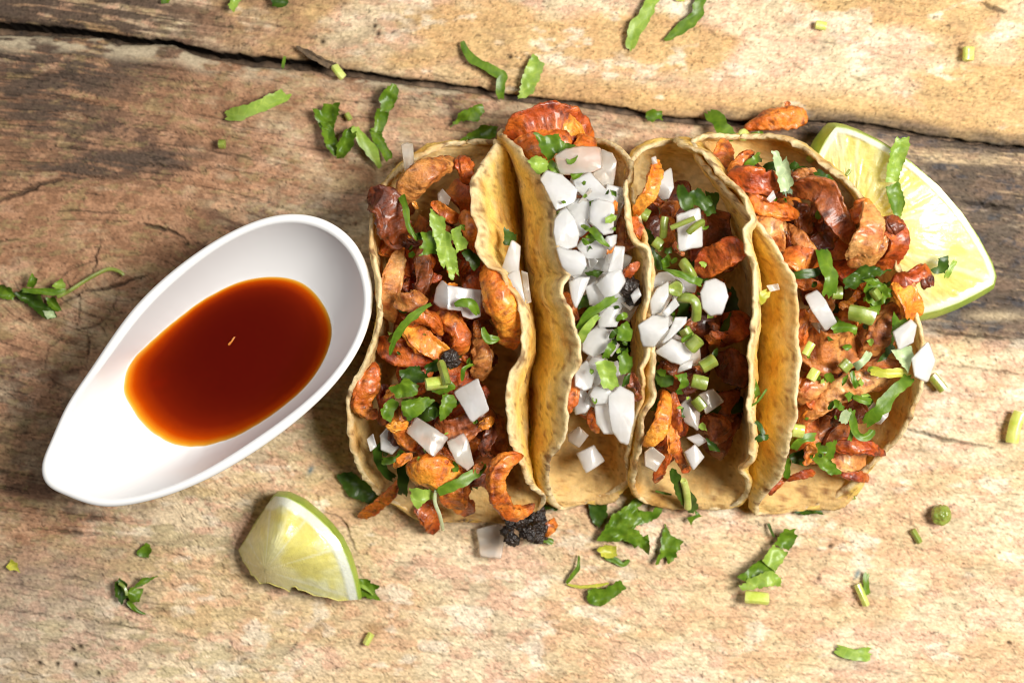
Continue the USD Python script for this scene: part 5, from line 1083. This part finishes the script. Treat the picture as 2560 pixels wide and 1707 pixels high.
ch = thing('charred_meat', 'black charred meat bit with an orange end below the first taco', 'meat')
rng = random.Random(5)
for i in range(22):
    x, y = 1045 + rng.uniform(-115, 100), 1385 + rng.uniform(-85, 75)
    lump(ch, 'B', (x + .25 * (1385 - y), y), rng.uniform(16, 42), rng.uniform(4, 13), 'char', 'char_lump', i + 20, .9, .4)
meat(ch, 'B', [(1130, 1420, 5), (1170, 1390, 6), (1200, 1350, 4)], [60, 70, 40], 'orange', label='orange unburnt end')
q = thing('meat_scrap', 'small orange meat scrap on the dark gap above the rightmost taco', 'meat')
meat(q, 'J', [(815, 712, 3.5), (900, 680, 5.5), (1000, 660, 6.5), (1130, 655, 5.5)], [30, 90, 120, 110], 'orange', flat=.7, rough=1.3)
meat(q, 'J', [(1035, 620, 6), (1040, 570, 6)], 30, 'orange')
loose('pale onion square lying in the shade below the leftmost taco', 'onion', lambda t: onion(t, 'B', [(765, 1395), (890, 1362), (925, 1400), (900, 1560), (790, 1545)], 3.4, (0, 0), 2.8, 'slab'), 'onion_dice')
HG = None
L_ = lambda *a, **k: (lambda t: leaf(t, *a, **k))
R_ = lambda *a, **k: (lambda t: ribbon(t, *a, **k))
S_ = lambda *a, **k: (lambda t: stem(t, *a, **k))


def both(*fs):
    def g(t):
        for f in fs: f(t)
    return g


W = 'cilantro'
loose('bright cilantro strip with notched end, lying on brown wood above the bowl', W, R_('I', [(185, 800, 1.8), (330, 770, 4.5), (470, 712, 4), (600, 640, 2)], [95, 100, 100, 90], 'leaf_light'), 'cilantro_strip')
loose('pale cilantro tip cut off by the top edge, left of the dark one', W, L_('I', [(190, 38), (215, 0), (230, -40), (300, -40), (280, 5), (232, 82)], 3, 'leaf_light', curl=1), 'cilantro_strip')
loose('dark cilantro leaf cut off by the top edge of the picture', W, L_('I', [(485, -30), (610, -30), (612, 20), (590, 40), (540, 58), (500, 42)], 3, 'leaf_dark', curl=1), 'cilantro_leaf')
loose('tiny green scrap at the top edge above the widest part of the gap', W, L_('O', [(945, -25), (1000, -25), (996, 20), (950, 22)], 2, 'leaf', curl=.5), 'cilantro_scrap')
loose('thin green sliver standing in the dark gap left of the splinter', W, R_('I', [(588, 395, .6), (578, 440, .8), (570, 475, .6)], 22, 'leaf'), 'cilantro_scrap')
loose('yellow green stem bit lying across the gap by the splinter', W, S_('I', [(930, 462, 2), (960, 505, 2.4), (990, 540, 2)], 36, 'stem_yellow'), 'cilantro_stem_bit')
loose('short hollow stem ring alone on the brown wood above the bowl', W, S_('I', [(128, 998, 2.2), (175, 998, 2.2)], 40, 'stem_olive'), 'cilantro_stem_bit')
loose('large curled cilantro leaf with a trailing strip, above the leftmost taco', W, both(
    L_('I', [(780, 748), (840, 762), (850, 720), (905, 722), (965, 710), (960, 790), (930, 850), (925, 920), (900, 960), (850, 940), (830, 870), (800, 820)], 4.0, 'leaf', curl=2.5),
    L_('I', [(835, 850), (925, 840), (930, 940), (960, 1010), (940, 1090), (870, 1010), (845, 940)], 4.6, 'leaf', curl=2),
    L_('I', [(945, 1000), (1000, 905), (1060, 868), (1085, 925), (1060, 1012), (990, 1092), (945, 1095)], 5.2, 'leaf', (.02, 0), curl=3),
    R_('I', [(1065, 885, 5), (1110, 950, 4.6), (1190, 1050, 3.6), (1245, 1160, 1.8)], [60, 74, 80, 40], 'leaf_light')), 'curled_cilantro_leaf')
loose('stubby green stem bit beside the large curled leaf above the tacos', W, S_('I', [(1012, 785, 2), (1040, 832, 2)], 24, 'stem_olive'), 'cilantro_stem_bit')
loose('upright twisted cilantro frond whose tip points at the gap', W, both(L_('I', [(1340, 575), (1372, 620), (1362, 690), (1335, 745), (1300, 775), (1250, 770), (1240, 700), (1252, 640), (1300, 600)], 4.4, 'leaf', curl=1.5),
    L_('I', [(1215, 760), (1255, 752), (1302, 778), (1290, 850), (1262, 905), (1252, 930), (1172, 905), (1212, 862)], 3.6, 'leaf', (0, -.01), curl=1.2),
    L_('I', [(1172, 900), (1250, 915), (1292, 1000), (1337, 1085), (1290, 1118), (1255, 1060), (1190, 960)], 3.8, 'leaf', (0, .008), curl=1.2)), 'cilantro_frond')
loose('zigzag cilantro strip crossing the gap above the second taco', W, R_('I', [(1812, 285, 2), (1850, 370, 3), (1975, 465, 3.2), (2090, 530, 3), (2078, 620, 2.6), (2085, 690, 1.4)], [40, 60, 66, 80, 60, 50], 'leaf'), 'cilantro_strip')
loose('pale lance shaped cilantro piece just right of the zigzag strip', W, L_('V', [(1190, 229), (1196, 190), (1214, 140), (1225, 124), (1250, 148), (1240, 182), (1222, 218)], 2.6, 'leaf_light', curl=.9), 'cilantro_leaf')
loose('leafy cilantro scrap on wood between the curled leaf and the orange meat', W, L_('I', [(1730, 885), (1790, 782), (1870, 748), (1955, 718), (1968, 772), (1920, 842), (1850, 832), (1790, 850)], 4, 'leaf', curl=1.8), 'cilantro_leaf')
loose('soft green leaf tucked behind the top of the leftmost taco', W, L_('I', [(1782, 985), (1850, 930), (1920, 890), (1955, 866), (2060, 880), (2040, 955), (1950, 972), (1880, 962), (1800, 1006)], 5, 'leaf', curl=2), 'cilantro_leaf')
loose('long pale green strip running off the top edge, right of centre', W, R_('J', [(305, -40, 2.5), (260, 70, 3.4), (195, 170, 3), (172, 275, 1.6)], [70, 80, 90, 50], 'leaf_light'), 'cilantro_strip')
loose('curved green strip at the top edge, right one of two neighbours', W, R_('J', [(560, -40, 2.5), (540, 70, 3), (460, 155, 2.4), (358, 222, 1.6)], [70, 66, 60, 24], 'leaf'), 'cilantro_strip')
loose('yellow green scrap between the two strips at the top edge', W, S_('J', [(420, -8, 1.6), (470, -4, 1.6)], 16, 'stem_yellow'), 'cilantro_stem_bit')
loose('rounded yellow stem bit on the pale upper plank', W, S_('J', [(1195, 138, 2), (1255, 148, 2)], 26, 'stem_yellow'), 'cilantro_stem_bit')
loose('square cut stem bit at the upper right of the table', W, S_('J', [(2042, 262, 2.4), (2040, 338, 2.4)], 36, 'stem_yellow'), 'cilantro_stem_bit')
loose('small jagged leaf lying in the gap above the third taco', W, L_('J', [(250, 640), (262, 620), (290, 604), (310, 616), (345, 618), (342, 650), (348, 672), (320, 664), (290, 682), (262, 668)], 2.4, 'leaf', curl=1), 'cilantro_scrap')
loose('cilantro strip leaning on the rim at the top of the rightmost taco', W, R_('J', [(600, 620, 2), (640, 660, 4.5), (690, 720, 7), (745, 775, 8)], [50, 84, 84, 60], 'leaf'), 'cilantro_strip')
loose('small round yellow seed head by the meat scrap above the tacos', W, lambda t: lump(t, 'J', (795, 750), 34, 8, 'stem_yellow', 'seed_head', 4, .9, .08), 'seed_head')
loose('green sliver between yellow seed head and orange meat scrap', W, R_('J', [(830, 755, 4), (880, 742, 5), (905, 740, 4)], 24, 'leaf'), 'cilantro_scrap')
loose('fat cut stem at the right edge of the picture', W, S_('L', [(1040, 400, 3.4), (1015, 470, 3.6), (1005, 530, 3.4)], 32, 'stem_yellow'), 'cilantro_stem_bit')
loose('cut stem beside the right rim of the rightmost taco', W, S_('L', [(655, 238, 3), (708, 302, 3)], 25, 'stem_olive'), 'cilantro_stem_bit')
loose('pale green leaf peeping from under the lower right of the rightmost taco', W, L_('L', [(250, 745), (295, 690), (318, 690), (312, 730), (328, 772), (300, 780)], 3, 'leaf_light', curl=1), 'cilantro_scrap')
loose('dark curled leaf just below the rightmost taco', W, L_('K', [(1945, 190), (1990, 168), (2050, 150), (2170, 152), (2185, 185), (2225, 222), (2140, 206), (2050, 224), (1990, 210)], 2.6, 'leaf_dark', curl=1.4), 'cilantro_leaf')
loose('knobbly green seed head alone on the pale lower right wood', W, lambda t: lump(t, 'L', (697, 840), 40, 3.4, 'stem_olive', 'seed_head', 9, .9, .25), 'seed_head')
loose('tiny leaning stem bit below the knobbly green seed head', W, S_('L', [(572, 905, 1.4), (605, 962, 1.4)], 17, 'stem_olive'), 'cilantro_stem_bit')
loose('forked stem with a brown stain beside it, lower right', W, both(S_('L', [(335, 1140, 2), (355, 1185, 2.2), (375, 1232, 2)], 19, 'stem_yellow'), R_('L', [(378, 1095, 1.6), (372, 1130, 2), (380, 1185, 1.6)], 28, 'leaf')), 'cilantro_sprig')
loose('ribbed crescent of green leaf near the bottom edge on the right', W, R_('L', [(248, 1420, 1.8), (300, 1438, 2.6), (345, 1445, 2.6), (390, 1443, 1.8)], [44, 52, 56, 56], 'leaf_light'), 'cilantro_strip')
loose('largest loose cilantro leaf, toothed, below the second and third taco', W, both(
    L_('K', [(310, 440), (370, 340), (440, 220), (560, 150), (620, 90), (725, 60), (735, 90), (690, 130), (640, 165), (680, 200), (690, 300), (640, 320), (608, 345), (665, 355), (700, 410), (742, 385), (755, 470), (750, 562), (700, 510), (650, 480), (630, 500), (560, 440), (480, 442), (400, 452)], 4.5, 'leaf', curl=2.6),
    L_('K', [(670, 190), (780, 200), (820, 130), (882, 116), (850, 210), (800, 260), (740, 292), (690, 300)], 4.5, 'leaf', curl=1.4)), 'cilantro_leaf')
loose('shaded dark leaf between the second taco and the large toothed leaf', W, L_('K', [(235, 112), (330, 100), (400, 132), (395, 230), (325, 330), (285, 300), (258, 230)], 2.4, 'leaf_dark', curl=1.2), 'cilantro_leaf')
loose('yellowed leaf scrap with a hooked green end, below the large toothed leaf', W, both(L_('K', [(310, 520), (340, 490), (390, 478), (475, 482), (482, 572), (430, 590), (350, 572)], 3, 'leaf_yellow', curl=1.2), R_('K', [(370, 580, 1.6), (450, 600, 1.8), (530, 640, 1.8), (580, 600, 1.8)], [30, 50, 44, 36], 'leaf')), 'cilantro_scrap')
loose('fan shaped leaf right of the large toothed leaf', W, L_('K', [(880, 298), (922, 372), (975, 415), (1032, 448), (1005, 480), (1012, 515), (975, 545), (982, 580), (910, 632), (890, 560), (860, 582), (832, 642), (803, 637), (842, 522), (850, 400)], 3, 'leaf', curl=1.8), 'cilantro_leaf')
loose('folded leaf sliver and dark strip of the lower centre table', W, both(R_('K', [(160, 565, 1.6), (152, 660, 2.6), (100, 740, 2.4), (55, 800, 1.6)], [14, 34, 40, 20], 'leaf'), R_('K', [(60, 805, 1.4), (200, 828, 1.6), (330, 815, 1.8), (410, 795, 1.6)], [14, 30, 26, 14], 'leaf_yellow'),
    L_('K', [(240, 852), (300, 838), (380, 840), (440, 800), (505, 762), (552, 840), (470, 900), (350, 988), (262, 972), (222, 932)], 3.2, 'leaf', curl=1.8)), 'cilantro_sprig')
loose('long folded cilantro leaf with a thread of stem, below the third taco', W, both(
    L_('K', [(1840, 402), (1880, 345), (1985, 342), (1972, 375), (1995, 400), (1925, 525), (1850, 500), (1800, 465)], 4.6, 'leaf', curl=1.6), L_('K', [(1795, 470), (1840, 500), (1920, 528), (1862, 625), (1815, 705), (1760, 660), (1700, 605)], 5, 'leaf_light', curl=1.4),
    L_('K', [(1490, 742), (1560, 700), (1640, 622), (1690, 600), (1760, 665), (1815, 706), (1700, 740), (1640, 745), (1560, 780)], 4.6, 'leaf', curl=1.2), L_('K', [(1505, 815), (1560, 790), (1570, 768), (1640, 735), (1760, 690), (1852, 742), (1865, 822), (1720, 832), (1610, 850), (1555, 862), (1515, 848)], 5.6, 'leaf_light', curl=1.4),
    R_('K', [(1750, 292, 1.6), (1770, 350, 2.2), (1800, 410, 3)], [24, 22, 18], 'leaf_dark')), 'cilantro_leaf')
loose('fat yellow white stem bit at the foot of the long folded leaf', W, S_('K', [(1555, 915, 3.4), (1645, 922, 3.8), (1742, 932, 3.4)], 66, 'stem_yellow'), 'cilantro_stem_bit')
loose('heart shaped scrap of green below the tip of the white bowl', W, L_('N', [(800, 190), (825, 165), (862, 130), (885, 150), (892, 172), (872, 222), (832, 212), (808, 206)], 2, 'leaf', curl=1), 'cilantro_scrap')
loose('dark three pointed sprig on the lower left wood', W, both(L_('N', [(680, 362), (702, 343), (752, 380), (748, 450), (712, 497), (674, 440)], 3, 'leaf_dark', curl=1.6), L_('N', [(788, 392), (830, 342), (928, 328), (882, 360), (810, 395)], 3.4, 'leaf', curl=1),
    L_('N', [(745, 430), (770, 395), (842, 402), (828, 450), (815, 482), (765, 482)], 3, 'leaf', curl=1.4), R_('N', [(755, 480, 2.4), (800, 525, 2), (857, 552, 1.4)], [30, 26, 8], 'leaf'), S_('N', [(700, 370, 4), (735, 400, 4.2), (745, 440, 4)], 12, 'stem_olive')), 'cilantro_sprig')
loose('faded yellow green scrap at the left edge near the bottom', W, L_('N', [(38, 272), (65, 230), (100, 250), (104, 275), (122, 310), (100, 300), (85, 288), (60, 300)], 2, 'leaf_yellow', curl=1), 'cilantro_scrap')
loose('brownish stem bit on a stain near the bottom edge', W, S_('N', [(2185, 665, 2), (2150, 730, 2)], 24, 'stem_yellow'), 'cilantro_stem_bit')
loose('green tuft poking out beside the rind of the small lime', W, both(L_('N', [(2095, 345), (2165, 342), (2185, 370), (2232, 392), (2205, 410), (2215, 440), (2245, 470), (2180, 462), (2130, 450)], 3, 'leaf', curl=2), R_('N', [(2110, 380, 3.6), (2170, 410, 4), (2215, 460, 2)], 22, 'leaf_light')), 'cilantro_sprig')
loose('dark cilantro sprig with a long curved stem at the left edge', W, both(
    L_('M', [(-30, 440), (30, 440), (100, 468), (152, 540), (132, 592), (50, 575), (-30, 560)], 3, 'leaf', curl=2), L_('M', [(258, 455), (285, 385), (312, 325), (366, 378), (352, 440), (320, 472)], 3.4, 'leaf', curl=1.4),
    L_('M', [(130, 522), (240, 480), (330, 500), (402, 532), (425, 620), (470, 650), (540, 690), (552, 752), (460, 775), (400, 740), (340, 680), (222, 602)], 4, 'leaf_dark', curl=3), L_('M', [(505, 450), (560, 410), (602, 378), (645, 450), (620, 480), (560, 482)], 4.4, 'leaf_light', curl=1.6),
    R_('M', [(215, 492, 5), (400, 498, 5.6), (540, 512, 5.4), (645, 490, 4.4)], [50, 62, 70, 40], 'leaf'), L_('M', [(440, 560), (540, 560), (600, 690), (540, 700), (470, 650)], 3.4, 'leaf', curl=2), L_('M', [(420, 690), (520, 700), (548, 755), (460, 776)], 4.6, 'leaf_pale', curl=1),
    S_('M', [(560, 560, 3), (680, 500, 2.6), (820, 410, 2.2), (960, 330, 2.4), (1080, 285, 2.2), (1150, 300, 2), (1215, 345, 1.6)], 22, 'stem_olive')), 'cilantro_sprig')
loose('dark leaf shaded under the lower left of the leftmost taco', W, L_('B', [(-20, 1090), (60, 1068), (130, 1120), (222, 1205), (195, 1262), (120, 1240), (50, 1205), (0, 1140)], 2.6, 'leaf_dark', curl=1.4), 'cilantro_leaf')
loose('two toned cilantro blade lying on the cut face of the large lime', W, both(L_('E', [(1420, 238), (1445, 252), (1492, 232), (1502, 292), (1470, 382), (1442, 480), (1430, 532), (1343, 536), (1360, 400), (1385, 300)], 24, 'leaf_light', curl=1.2), L_('E', [(1343, 572), (1430, 535), (1472, 662), (1460, 720), (1430, 788), (1395, 730), (1370, 680)], 24, 'leaf', curl=1.2)), 'cilantro_leaf')
loose('dark scrap with a green stem resting on the tip of the large lime', W, both(L_('E', [(1640, 1110), (1690, 1085), (1690, 1035), (1752, 1020), (1756, 1100), (1730, 1130), (1665, 1134)], 26, 'leaf_dark', curl=1), R_('E', [(1800, 1052, 26), (1765, 1110, 26.4), (1740, 1162, 25.6)], [26, 36, 30], 'leaf_light')), 'cilantro_scrap')
loose('tiny green stem bit on the large lime by the taco rim', W, S_('E', [(1085, 495, 24), (1112, 458, 24)], 15, 'stem_olive'), 'cilantro_stem_bit')
loose('short grey brown splinter lying across the long gap', 'splinter', lambda t: obj('sliver', meat_mesh('I', [(670, 325, 1.6), (760, 380, 1.8), (860, 430, 1.8), (985, 480, 1.6)], [20, 44, 46, 30], 'dark', 3, flat=.4)[0], 'splinter', t), 'wood_splinter')
loose('green scrap under the black charred meat bit', W, R_('B', [(1080, 1465, 1.6), (1130, 1455, 2), (1195, 1470, 1.6)], 36, 'leaf'), 'cilantro_scrap')
loose('small dark leaf in the notch between the first two tacos', W, R_('B', [(1145, 1275, 3), (1180, 1270, 3.6), (1220, 1285, 3)], 34, 'leaf_dark'), 'cilantro_scrap')
loose('little green tip in the shade under the third taco, bottom', W, R_('K', [(1030, 20, 4), (1110, 100, 3)], 40, 'leaf'), 'cilantro_scrap') if False else None
